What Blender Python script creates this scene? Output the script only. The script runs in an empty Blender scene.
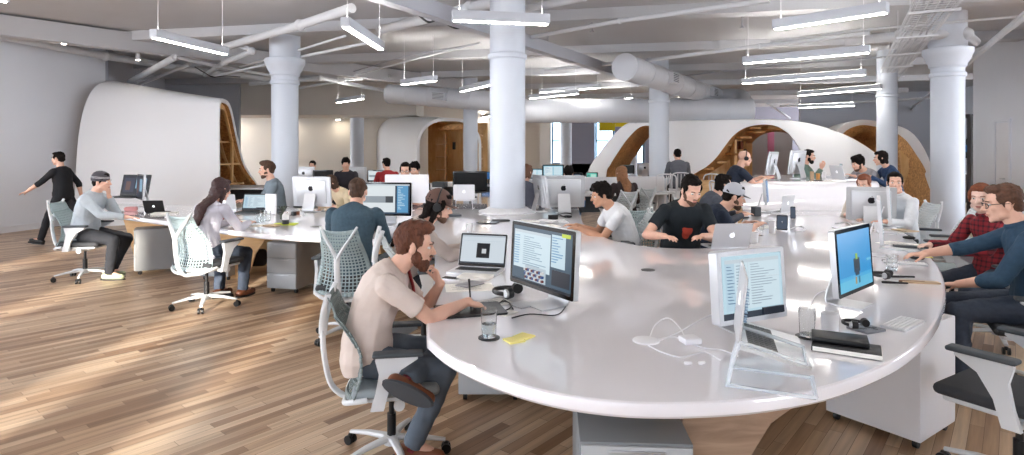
import bpy, bmesh, math, random
from mathutils import Vector, Matrix, noise
random.seed(7)
PI = math.pi
V = Vector
scene = bpy.context.scene
COL = scene.collection
F, CX, HY, CH = 600.0, 512.0, 150.0, 1.60      # focal length in pixels, principal column, horizon row, camera height

def P(px, py, z=0.74):
    """point of the horizontal plane at height z that the photograph shows at (px, py)"""
    d = F * (z - CH) / (HY - py)
    return V(((px - CX) * d / F, d, z))

def D(px, py, d):
    return V(((px - CX) * d / F, d, CH + (HY - py) * d / F))

def rzf(dx, dy):
    return math.atan2(dy, dx) - PI / 2

# ------------------------------------------------------------------ materials
MATS = {}
def srgb(c):
    return tuple(((x / 255.0) / 12.92 if x / 255.0 <= 0.04045 else ((x / 255.0 + 0.055) / 1.055) ** 2.4) for x in c)

def mat(name, col, rough=0.5, metal=0.0, noise_amt=0.0, nscale=8.0, bump=0.0, bscale=40.0, trans=0.0, ior=1.45,
        coat=0.0, emit=None, estr=1.0, spec=0.5, stretch=(1, 1, 1), alpha=1.0):
    if name in MATS: return MATS[name]
    m = bpy.data.materials.new(name); m.use_nodes = True
    nt = m.node_tree; b = nt.nodes['Principled BSDF']
    c = srgb(col)
    b.inputs['Base Color'].default_value = (*c, 1)
    b.inputs['Roughness'].default_value = rough
    b.inputs['Metallic'].default_value = metal
    b.inputs['Specular IOR Level'].default_value = spec
    b.inputs['IOR'].default_value = ior
    b.inputs['Transmission Weight'].default_value = trans
    b.inputs['Coat Weight'].default_value = coat
    b.inputs['Coat Roughness'].default_value = 0.05
    if alpha < 1: b.inputs['Alpha'].default_value = alpha
    if emit:
        b.inputs['Emission Color'].default_value = (*srgb(emit), 1)
        b.inputs['Emission Strength'].default_value = estr
    if noise_amt or bump:
        tc = nt.nodes.new('ShaderNodeTexCoord'); mp = nt.nodes.new('ShaderNodeMapping')
        nt.links.new(tc.outputs['Object'], mp.inputs['Vector'])
        mp.inputs['Scale'].default_value = stretch
    if noise_amt:
        n = nt.nodes.new('ShaderNodeTexNoise'); n.inputs['Scale'].default_value = nscale
        n.inputs['Detail'].default_value = 4
        nt.links.new(mp.outputs[0], n.inputs['Vector'])
        r = nt.nodes.new('ShaderNodeMapRange')
        r.inputs['From Min'].default_value = 0.3; r.inputs['From Max'].default_value = 0.7
        r.inputs['To Min'].default_value = 1 - noise_amt; r.inputs['To Max'].default_value = 1 + noise_amt
        nt.links.new(n.outputs['Fac'], r.inputs['Value'])
        mx = nt.nodes.new('ShaderNodeVectorMath'); mx.operation = 'SCALE'
        mx.inputs[0].default_value = c
        nt.links.new(r.outputs['Result'], mx.inputs['Scale'])
        nt.links.new(mx.outputs[0], b.inputs['Base Color'])
    if bump:
        n2 = nt.nodes.new('ShaderNodeTexNoise'); n2.inputs['Scale'].default_value = bscale
        n2.inputs['Detail'].default_value = 3
        nt.links.new(mp.outputs[0], n2.inputs['Vector'])
        bp = nt.nodes.new('ShaderNodeBump'); bp.inputs['Strength'].default_value = bump
        bp.inputs['Distance'].default_value = 0.01
        nt.links.new(n2.outputs['Fac'], bp.inputs['Height'])
        nt.links.new(bp.outputs[0], b.inputs['Normal'])
    MATS[name] = m
    return m

def glow(col, s=1.0):
    k = 'glow_%d_%d_%d_%g' % (*col, s)
    if k in MATS: return MATS[k]
    m = mat(k, (8, 8, 10), 0.35, emit=col, estr=s, spec=0.3)
    return m

def wood(name, c1, c2, scale=3.0, rough=0.5, stretch=(1, 1, 8), bands=False):
    if name in MATS: return MATS[name]
    m = bpy.data.materials.new(name); m.use_nodes = True
    nt = m.node_tree; b = nt.nodes['Principled BSDF']
    b.inputs['Roughness'].default_value = rough
    tc = nt.nodes.new('ShaderNodeTexCoord'); mp = nt.nodes.new('ShaderNodeMapping')
    mp.inputs['Scale'].default_value = stretch
    nt.links.new(tc.outputs['Object'], mp.inputs['Vector'])
    n = nt.nodes.new('ShaderNodeTexNoise'); n.inputs['Scale'].default_value = scale; n.inputs['Detail'].default_value = 6
    n.inputs['Distortion'].default_value = 0.8
    nt.links.new(mp.outputs[0], n.inputs['Vector'])
    cr = nt.nodes.new('ShaderNodeValToRGB')
    cr.color_ramp.elements[0].position = 0.35; cr.color_ramp.elements[0].color = (*srgb(c1), 1)
    cr.color_ramp.elements[1].position = 0.68; cr.color_ramp.elements[1].color = (*srgb(c2), 1)
    nt.links.new(n.outputs['Fac'], cr.inputs['Fac'])
    nt.links.new(cr.outputs[0], b.inputs['Base Color'])
    MATS[name] = m
    return m

def floor_material():
    m = bpy.data.materials.new('oak_strip_floor'); m.use_nodes = True
    nt = m.node_tree; N = nt.nodes; L = nt.links; b = N['Principled BSDF']
    tc = N.new('ShaderNodeTexCoord'); mp = N.new('ShaderNodeMapping')
    mp.inputs['Rotation'].default_value = (0, 0, -math.radians(50))
    L.new(tc.outputs['Object'], mp.inputs['Vector'])
    def brick(w, h, off, sc):
        k = N.new('ShaderNodeTexBrick'); k.inputs['Scale'].default_value = 1.0
        k.inputs['Brick Width'].default_value = w; k.inputs['Row Height'].default_value = h
        k.inputs['Mortar Size'].default_value = 0.0012; k.inputs['Mortar Smooth'].default_value = 0.2
        k.inputs['Color1'].default_value = (0, 0, 0, 1); k.inputs['Color2'].default_value = (1, 1, 1, 1)
        k.inputs['Mortar'].default_value = (0.0, 0.0, 0.0, 1)
        k.offset = off; k.offset_frequency = 2; k.squash = sc; k.squash_frequency = 3
        L.new(mp.outputs[0], k.inputs['Vector']); return k
    k = brick(0.95, 0.068, 0.37, 0.7)
    cr = N.new('ShaderNodeValToRGB'); e = cr.color_ramp.elements
    e[0].position = 0.0; e[0].color = (*srgb((140, 108, 82)), 1)
    e[1].position = 1.0; e[1].color = (*srgb((218, 194, 166)), 1)
    for p, c in ((0.2, (168, 136, 108)), (0.45, (190, 160, 130)), (0.75, (204, 177, 148))):
        q = e.new(p); q.color = (*srgb(c), 1)
    L.new(k.outputs['Color'], cr.inputs['Fac'])
    # grain
    mp2 = N.new('ShaderNodeMapping'); mp2.inputs['Rotation'].default_value = (0, 0, -math.radians(50))
    mp2.inputs['Scale'].default_value = (1.2, 22, 1)
    L.new(tc.outputs['Object'], mp2.inputs['Vector'])
    # mapping applies scale before rotation, so rotate first with one node and stretch with another
    mp3 = N.new('ShaderNodeMapping'); mp3.inputs['Scale'].default_value = (1.1, 20, 1)
    L.new(mp.outputs[0], mp3.inputs['Vector'])
    n = N.new('ShaderNodeTexNoise'); n.inputs['Scale'].default_value = 1.4; n.inputs['Detail'].default_value = 6
    L.new(mp3.outputs[0], n.inputs['Vector'])
    mr = N.new('ShaderNodeMapRange'); mr.inputs['From Min'].default_value = 0.3; mr.inputs['From Max'].default_value = 0.72
    mr.inputs['To Min'].default_value = 0.72; mr.inputs['To Max'].default_value = 1.13
    L.new(n.outputs['Fac'], mr.inputs['Value'])
    vm = N.new('ShaderNodeVectorMath'); vm.operation = 'SCALE'
    L.new(cr.outputs[0], vm.inputs[0]); L.new(mr.outputs[0], vm.inputs['Scale'])
    mx = N.new('ShaderNodeMix'); mx.data_type = 'RGBA'
    L.new(k.outputs['Fac'], mx.inputs['Factor'])
    L.new(vm.outputs[0], mx.inputs[6]); mx.inputs[7].default_value = (*srgb((96, 70, 50)), 1)
    L.new(mx.outputs[2], b.inputs['Base Color'])
    b.inputs['Roughness'].default_value = 0.34
    bp = N.new('ShaderNodeBump'); bp.inputs['Strength'].default_value = 0.15; bp.inputs['Distance'].default_value = 0.002
    L.new(n.outputs['Fac'], bp.inputs['Height']); L.new(bp.outputs[0], b.inputs['Normal'])
    MATS['oak_strip_floor'] = m
    return m

# ------------------------------------------------------------------ mesh builder
def frame_from(d, up=V((0, 0, 1))):
    d = d.normalized()
    if abs(d.dot(up)) > 0.98: up = V((0, 1, 0))
    r = d.cross(up).normalized(); u = r.cross(d).normalized()
    return r, u

class MB:
    def __init__(s):
        s.v = []; s.f = []; s.m = []; s.k = 0
    def mi(s, i): s.k = i; return s
    def add(s, vs, fs, M=None):
        o = len(s.v)
        s.v += [tuple(M @ V(v)) if M is not None else tuple(v) for v in vs]
        for f in fs: s.f.append([i + o for i in f]); s.m.append(s.k)
        return s
    def box(s, c, size, rz=0.0, M=None):
        x, y, z = [a / 2 for a in size]
        R = Matrix.Rotation(rz, 4, 'Z')
        T = Matrix.Translation(V(c)) @ R
        if M is not None: T = M @ T
        vs = [(-x, -y, -z), (x, -y, -z), (x, y, -z), (-x, y, -z), (-x, -y, z), (x, -y, z), (x, y, z), (-x, y, z)]
        return s.add(vs, [(0, 3, 2, 1), (4, 5, 6, 7), (0, 1, 5, 4), (1, 2, 6, 5), (2, 3, 7, 6), (3, 0, 4, 7)], T)
    def rbox(s, c, size, r=0.01, seg=2, rz=0.0, M=None, rx=0.0, ry=0.0):
        bm = bmesh.new(); bmesh.ops.create_cube(bm, size=1)
        for v in bm.verts: v.co = V((v.co.x * size[0], v.co.y * size[1], v.co.z * size[2]))
        r = min(r, 0.49 * min(size))
        bmesh.ops.bevel(bm, geom=bm.edges[:], offset=r, segments=seg, profile=0.5, affect='EDGES')
        T = Matrix.Translation(V(c)) @ Matrix.Rotation(rz, 4, 'Z') @ Matrix.Rotation(ry, 4, 'Y') @ Matrix.Rotation(rx, 4, 'X')
        if M is not None: T = M @ T
        bm.verts.index_update()
        s.add([v.co[:] for v in bm.verts], [[v.index for v in f.verts] for f in bm.faces], T)
        bm.free(); return s
    def plate(s, c, w, h, t, r, axis='Z', seg=4, M=None):
        """rounded rectangle w x h, thickness t, along axis"""
        pts = []
        for cx, cy, a0 in ((w/2-r, h/2-r, 0), (-w/2+r, h/2-r, 90), (-w/2+r, -h/2+r, 180), (w/2-r, -h/2+r, 270)):
            for i in range(seg + 1):
                a = math.radians(a0 + 90 * i / seg); pts.append((cx + r*math.cos(a), cy + r*math.sin(a)))
        return s.prism(pts, -t/2, t/2, c, axis, M)
    def prism(s, pts, z0, z1, c=(0, 0, 0), axis='Z', M=None):
        n = len(pts)
        def q(x, y, z):
            if axis == 'Z': p = (x, y, z)
            elif axis == 'Y': p = (x, z, y)
            else: p = (z, x, y)
            return (p[0] + c[0], p[1] + c[1], p[2] + c[2])
        vs = [q(x, y, z0) for x, y in pts] + [q(x, y, z1) for x, y in pts]
        fs = [list(range(n))[::-1], list(range(n, 2 * n))] + [(i, (i + 1) % n, n + (i + 1) % n, n + i) for i in range(n)]
        return s.add(vs, fs, M)
    def rings(s, rs, closed=True, cap=True, M=None):
        n = len(rs[0]); vs = [p for r in rs for p in r]; fs = []
        for j in range(len(rs) - 1):
            for i in range(n if closed else n - 1):
                a, b = j * n + i, j * n + (i + 1) % n
                fs.append((a, b, b + n, a + n))
        if cap and closed:
            fs.append(list(range(n))[::-1]); fs.append(list(range((len(rs) - 1) * n, len(rs) * n)))
        return s.add(vs, fs, M)
    def tube(s, pts, r, n=8, M=None, flat=1.0, up=V((0, 0, 1)), close=False):
        pts = [V(p) for p in pts]; N = len(pts)
        if not isinstance(r, (list, tuple)): r = [r] * N
        rs = []; pu = None
        for i, p in enumerate(pts):
            if close: d = pts[(i + 1) % N] - pts[i - 1]
            else: d = pts[min(i + 1, N - 1)] - pts[max(i - 1, 0)]
            if d.length < 1e-9: d = V((0, 0, 1))
            d.normalize()
            if pu is None: a, u = frame_from(d, up)
            else:
                u = (pu - d * pu.dot(d))
                if u.length < 1e-6: a, u = frame_from(d, up)
                u.normalize(); a = d.cross(u).normalized()
            pu = u
            rs.append([p + a * (r[i] * math.cos(2*PI*k/n)) + u * (r[i] * flat * math.sin(2*PI*k/n)) for k in range(n)])
        if close: rs.append(rs[0]); return s.rings(rs, cap=False, M=M)
        return s.rings(rs, M=M)
    def caps(s, a, b, ra, rb, n=12, M=None):
        """capsule with round ends"""
        a, b = V(a), V(b); d = b - a; L = d.length
        if L < 1e-6: d = V((0, 0, 1)); L = 1e-6
        d = d / L; pts = []; rr = []
        for t in (-1, -.85, -.5, 0): pts.append(a + d * (ra * t)); rr.append(ra * math.sqrt(max(0.0004, 1 - t*t)))
        for t in (0, .5, .85, 1): pts.append(b + d * (rb * t)); rr.append(rb * math.sqrt(max(0.0004, 1 - t*t)))
        return s.tube(pts, rr, n, M)
    def cyl(s, a, b, ra, rb=None, n=16, M=None):
        return s.tube([a, b], [ra, ra if rb is None else rb], n, M)
    def ell(s, c, r, M=None, n=14, R=None):
        rs = []; c = V(c)
        R = R or Matrix.Identity(3)
        K = n // 2 + 2
        for j in range(K + 1):
            t = PI * (0.02 + 0.96 * j / K)
            z = -math.cos(t); q = math.sin(t)
            rs.append([c + R @ V((r[0]*q*math.cos(2*PI*i/n), r[1]*q*math.sin(2*PI*i/n), r[2]*z)) for i in range(n)])
        return s.rings(rs, M=M)
    def lathe(s, prof, c=(0, 0, 0), n=24, M=None, cap=True):
        c = V(c)
        rs = [[c + V((r*math.cos(2*PI*i/n), r*math.sin(2*PI*i/n), z)) for i in range(n)] for r, z in prof]
        return s.rings(rs, M=M, cap=cap)
    def build(s, name, mats, parent=None, loc=None, rz=0.0, label=None, smooth=40, M=None):
        me = bpy.data.meshes.new(name)
        me.from_pydata(s.v, [], s.f)
        if not isinstance(mats, (list, tuple)): mats = [mats]
        for m in mats: me.materials.append(m)
        if len(mats) > 1: me.polygons.foreach_set('material_index', s.m)
        bm = bmesh.new(); bm.from_mesh(me)
        bmesh.ops.recalc_face_normals(bm, faces=bm.faces)
        bm.to_mesh(me); bm.free()
        return link(name, me, parent, loc, rz, label, smooth)

def link(name, me, parent=None, loc=None, rz=0.0, label=None, smooth=40):
    if smooth:
        me.polygons.foreach_set('use_smooth', [True] * len(me.polygons))
        me.set_sharp_from_angle(angle=math.radians(smooth))
    me.update()
    o = bpy.data.objects.new(name, me); COL.objects.link(o)
    if parent is not None: o.parent = parent
    if loc is not None: o.location = loc
    o.rotation_euler = (0, 0, rz)
    if label: o['label'] = label
    return o

def tag(o, label, cat, group=None, kind=None):
    o['label'] = label; o['category'] = cat
    if group: o['group'] = group
    if kind: o['kind'] = kind
    return o

def struct(o, label=None):
    o['kind'] = 'structure'
    if label: o['label'] = label
    return o

def thing(name, label, cat, loc=(0, 0, 0), rz=0.0, group=None):
    o = bpy.data.objects.new(name, None); COL.objects.link(o)
    o.location = loc; o.rotation_euler = (0, 0, rz)
    o.empty_display_size = 0.1
    return tag(o, label, cat, group)

def dup(root, label, loc, rz, group=None, scale=None):
    def rec(o, par):
        c = o.copy(); COL.objects.link(c); c.parent = par
        for ch in o.children: rec(ch, c)
        return c
    r = rec(root, None); r.location = loc; r.rotation_euler = (0, 0, rz); r['label'] = label
    if group: r['group'] = group
    elif 'group' in r.keys(): del r['group']
    if scale: r.scale = (scale,) * 3
    return r

_tex = {}
def cloud(size, kind='CLOUDS'):
    k = (size, kind)
    if k not in _tex:
        t = bpy.data.textures.new('folds', kind); t.noise_scale = size
        _tex[k] = t
    return _tex[k]

def remesh(mb, voxel, smooth=3, disp=None, mats=None, name='body', parent=None, label=None, loc=None, rz=0.0):
    me = bpy.data.meshes.new(name + '_src'); me.from_pydata(mb.v, [], mb.f)
    bm = bmesh.new(); bm.from_mesh(me); bmesh.ops.recalc_face_normals(bm, faces=bm.faces); bm.to_mesh(me); bm.free()
    o = bpy.data.objects.new(name + '_tmp', me); COL.objects.link(o)
    r = o.modifiers.new('r', 'REMESH'); r.mode = 'VOXEL'; r.voxel_size = voxel
    if smooth:
        sm = o.modifiers.new('s', 'SMOOTH'); sm.iterations = smooth; sm.factor = 0.5
    if disp:
        for size, st in disp:
            d = o.modifiers.new('d', 'DISPLACE'); d.texture = cloud(size); d.strength = st; d.mid_level = 0.5
            d.texture_coords = 'LOCAL'
    dg = bpy.context.evaluated_depsgraph_get(); dg.update()
    out = bpy.data.meshes.new_from_object(o.evaluated_get(dg))
    bpy.data.objects.remove(o); bpy.data.meshes.remove(me)
    out.name = name; out.materials.clear()
    if not isinstance(mats, (list, tuple)): mats = [mats]
    for m in mats: out.materials.append(m)
    out.polygons.foreach_set('material_index', [0] * len(out.polygons))
    return link(name, out, parent, loc, rz, label, smooth=80)

def catmull(pts, sub=4, closed=False):
    pts = [V(p) for p in pts]; n = len(pts); out = []
    rng = range(n) if closed else range(n - 1)
    for i in rng:
        if closed: p0, p1, p2, p3 = pts[i-1], pts[i], pts[(i+1) % n], pts[(i+2) % n]
        else: p0, p1, p2, p3 = pts[max(i-1, 0)], pts[i], pts[i+1], pts[min(i+2, n-1)]
        for k in range(sub):
            t = k / sub
            out.append(0.5 * ((2*p1) + (p2-p0)*t + (2*p0-5*p1+4*p2-p3)*t*t + (3*p1-p0-3*p2+p3)*t*t*t))
    if not closed: out.append(pts[-1])
    return out

# ------------------------------------------------------------------ palette
M_white = mat('white_paint', (226, 226, 230), 0.55, noise_amt=0.02, nscale=3)
M_chair = mat('chair_white_plastic', (222, 226, 230), 0.35)
M_lat = mat('pale_teal_suspension', (168, 186, 190), 0.45)
M_latw = mat('white_suspension', (205, 212, 215), 0.45)
M_latd = mat('grey_suspension', (122, 134, 134), 0.5)
M_seat = mat('charcoal_seat_fabric', (62, 64, 68), 0.85, bump=0.3, bscale=300)
M_seatw = mat('pale_seat_fabric', (150, 160, 165), 0.85, bump=0.3, bscale=300)
M_pad = mat('grey_arm_pad', (72, 78, 84), 0.6)
M_blk = mat('black_plastic', (20, 20, 22), 0.4)
M_dark = mat('dark_rubber', (34, 34, 36), 0.6)
M_alu = mat('brushed_aluminium', (196, 198, 202), 0.32, metal=0.85)
M_aluw = mat('pale_aluminium_shell', (206, 208, 212), 0.35, metal=0.35)
M_gls = mat('black_glass_bezel', (8, 8, 9), 0.08)
M_key = mat('white_keys', (236, 236, 238), 0.4)
M_logo_d = mat('dark_emblem', (30, 30, 34), 0.15)
M_logo_w = mat('white_emblem', (245, 245, 245), 0.3, emit=(240, 245, 255), estr=0.6)
M_ped = mat('pedestal_grey_steel', (150, 153, 156), 0.4, noise_amt=0.02)
M_pedf = mat('pedestal_front_grey', (176, 180, 184), 0.35)
M_paper = mat('paper', (234, 232, 226), 0.7)
M_glass = mat('clear_glass', (250, 252, 252), 0.02, trans=1.0, ior=1.45)
M_acr = mat('clear_acrylic', (228, 236, 242), 0.08, alpha=0.42)
M_desk = mat('glossy_white_resin', (241, 239, 244), 0.07, coat=0.6, noise_amt=0.012, nscale=1.5, spec=0.5)
M_ply = wood('plywood', (204, 162, 112), (230, 192, 142), 2.2, 0.5, (1, 6, 6))
M_plyd = wood('osb_board', (180, 130, 78), (232, 182, 120), 5.0, 0.6, (3, 3, 3))
M_plyg = wood('golden_plywood', (222, 178, 116), (240, 204, 148), 1.6, 0.5, (6, 1, 1))
M_oldwood = wood('grey_brown_plywood', (150, 124, 104), (188, 160, 136), 3, 0.6, (1, 1, 7))
M_skin = mat('skin_light', (222, 176, 154), 0.5, noise_amt=0.05, nscale=14)
M_skin2 = mat('skin_pale', (232, 196, 180), 0.5, noise_amt=0.04, nscale=14)
M_skin3 = mat('skin_tan', (198, 150, 122), 0.5, noise_amt=0.05, nscale=14)
M_eye = mat('eye_white', (225, 222, 218), 0.2)
M_iris = mat('iris_dark', (40, 30, 24), 0.1)
M_lip = mat('lip', (190, 118, 108), 0.45)
# ------------------------------------------------------------------ office chair with suspension back
def lattice(nu=15, nv=20, wb=0.25, wt=0.15):
    def S(u, v):       # u -1..1, v 0..1
        w = wb * (1 - v) ** 0.75 + wt * (1 - (1 - v) ** 0.75)
        w = wt + (wb - wt) * (1 - v) ** 1.1
        z = 0.40 + 0.57 * v
        y = -0.235 + 0.07 * math.sin(PI * min(1, v * 1.25)) - 0.10 * v * v
        y += (abs(u) ** 2) * 0.05 * (1 - v) - 0.02 * (1 - abs(u)**2)
        z -= 0.02 * (1 - u * u) * (v) - 0.03 * (abs(u) ** 3) * (1 - v)
        return V((u * w, y, z))
    mb = MB()
    for j in range(nv):
        for i in range(nu):
            q = [S(-1 + 2 * (i + a) / nu, (j + b) / nv) for a, b in ((0, 0), (1, 0), (1, 1), (0, 1))]
            v = (j + .5) / nv; u = abs(-1 + 2 * (i + .5) / nu)
            solid = (v > 0.97 or u > 0.93 or v < 0.03)
            if solid: mb.add(q, [(0, 1, 2, 3)]); continue
            hole = 0.80 - 0.42 * v
            if u > .85: hole *= .7
            c = (q[0] + q[1] + q[2] + q[3]) / 4
            k = [c + (p - c) * hole for p in q]
            mb.add(q + k, [(0, 1, 5, 4), (1, 2, 6, 5), (2, 3, 7, 6), (3, 0, 4, 7)])
    return mb, S

def make_chair(label, seat_mat, lat_mat, frame_mat=None, arms=True):
    fm = frame_mat or M_chair
    t = thing('office_chair', label, 'chair')
    m = MB(); m.rbox((0, 0.03, 0.455), (0.49, 0.47, 0.055), 0.026, 3)
    m.rbox((0, 0.22, 0.448), (0.46, 0.10, 0.05), 0.024, 3)
    m.build('seat', seat_mat, t)
    m = MB(); m.rbox((0, 0.02, 0.415), (0.44, 0.42, 0.03), 0.014, 2); m.rbox((0, -0.03, 0.385), (0.20, 0.26, 0.05), 0.02, 2)
    m.cyl((0.10, 0.05, 0.38), (0.20, 0.05, 0.38), 0.012); m.cyl((0.20, 0.05, 0.38), (0.225, 0.05, 0.38), 0.03)
    m.build('seat_frame', fm, t)
    mb, S = lattice()
    o = mb.build('backrest', lat_mat, t)
    sd = o.modifiers.new('thickness', 'SOLIDIFY'); sd.thickness = 0.006
    m = MB()
    spine = catmull([(0, -0.16, 0.37), (0, -0.25, 0.36), (0, -0.335, 0.43), (0, -0.37, 0.55), (0, -0.385, 0.68), (0, -0.385, 0.76)], 4)
    m.tube(spine, [0.026] * len(spine), 10, flat=0.6)
    for s in (-1, 1):
        arm = catmull([(0, -0.385, 0.73), (s * 0.035, -0.38, 0.80), (s * 0.10, -0.36, 0.90), (s * 0.148, -0.335, 0.985)], 4)
        m.tube(arm, [0.024 - 0.008 * i / len(arm) for i in range(len(arm))], 10, flat=0.6)
        low = catmull([(0, -0.25, 0.37), (s * 0.14, -0.25, 0.385), (s * 0.235, -0.20, 0.42), (s * 0.245, -0.12, 0.43)], 4)
        m.tube(low, 0.015, 8)
    m.build('back_frame', fm, t)
    if arms:
        for s in (-1, 1):
            m = MB()
            prof = [(-0.10, 0.385), (-0.03, 0.385), (0.0, 0.50), (0.06, 0.60), (0.15, 0.655), (0.15, 0.672), (-0.07, 0.672), (-0.075, 0.655), (-0.055, 0.58), (-0.075, 0.47)]
            m.prism([(y, z) for y, z in prof], -0.013, 0.013, (s * 0.278, 0, 0), 'X')
            m.rbox((s * 0.25, -0.06, 0.40), (0.07, 0.07, 0.03), 0.01)
            a = m.build('armrest', fm, t)
            m = MB(); m.rbox((s * 0.278, 0.045, 0.683), (0.075, 0.27, 0.024), 0.011, 3)
            m.build('arm_pad', M_pad, a)
    m = MB(); m.cyl((0, 0, 0.11), (0, 0, 0.39), 0.016, n=14); m.cyl((0, 0, 0.11), (0, 0, 0.25), 0.026, n=14)
    m.build('gas_column', M_blk, t)
    m = MB(); m.cyl((0, 0, 0.075), (0, 0, 0.125), 0.045, n=18)
    for k in range(5):
        a = 2 * PI * k / 5 + 0.3; c, s = math.cos(a), math.sin(a)
        m.tube([(0.02*c, 0.02*s, 0.11), (0.17*c, 0.17*s, 0.10), (0.31*c, 0.31*s, 0.075)], [0.028, 0.022, 0.015], 8, flat=0.7)
    m.build('star_base', fm, t)
    for k in range(5):
        a = 2 * PI * k / 5 + 0.3; c, s = math.cos(a), math.sin(a)
        p = V((0.315*c, 0.315*s, 0)); tx = V((-s, c, 0))
        m = MB()
        for q in (-1, 1):
            m.cyl(p + tx*(q*0.008) + V((0, 0, 0.028)), p + tx*(q*0.026) + V((0, 0, 0.028)), 0.028, n=14)
        m.rbox(p + V((0, 0, 0.05)), (0.03, 0.03, 0.03), 0.012)
        m.build('caster', M_blk, t)
    return t

def apple_mark(m, c, size, R, U):
    """the small fruit emblem: body with bite and leaf, flat on the plane (R, U)"""
    c = V(c); pts = []
    for i in range(44):
        a = 2 * PI * i / 44
        x, y = math.cos(a), math.sin(a)
        r = 1.0 - 0.16 * math.exp(-((a - PI/2) / 0.28) ** 2) - 0.10 * math.exp(-((a - 3*PI/2) / 0.25) ** 2)
        X, Y = x * r * 0.5, y * r * 0.5 * (1.05 if y < 0 else 1.0)
        bx, by, br = 0.60, 0.06, 0.24
        dx, dy = X - bx, Y - by
        L = math.hypot(dx, dy)
        if L < br: X, Y = bx + dx / L * br, by + dy / L * br
        pts.append(c + R * (X * size) + U * (Y * size))
    n = len(pts); N = R.cross(U).normalized() * 0.0006
    m.add([p for p in pts] + [p + N for p in pts], [list(range(n)), list(range(n, 2*n))] + [(i, (i+1) % n, n+(i+1) % n, n+i) for i in range(n)])
    lf = []
    for i in range(10):
        a = 2 * PI * i / 10
        q = V((0.10 * math.cos(a) * (0.5 + 0.5*abs(math.cos(a))), 0.05 * math.sin(a)))
        X, Y = q.x * 0.7 - q.y * 0.7 + 0.08, q.x * 0.7 + q.y * 0.7 + 0.60
        lf.append(c + R * (X * size) + U * (Y * size))
    m.add(lf + [p + N for p in lf], [list(range(10)), list(range(10, 20))] + [(i, (i+1) % 10, 10+(i+1) % 10, 10+i) for i in range(10)])

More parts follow.
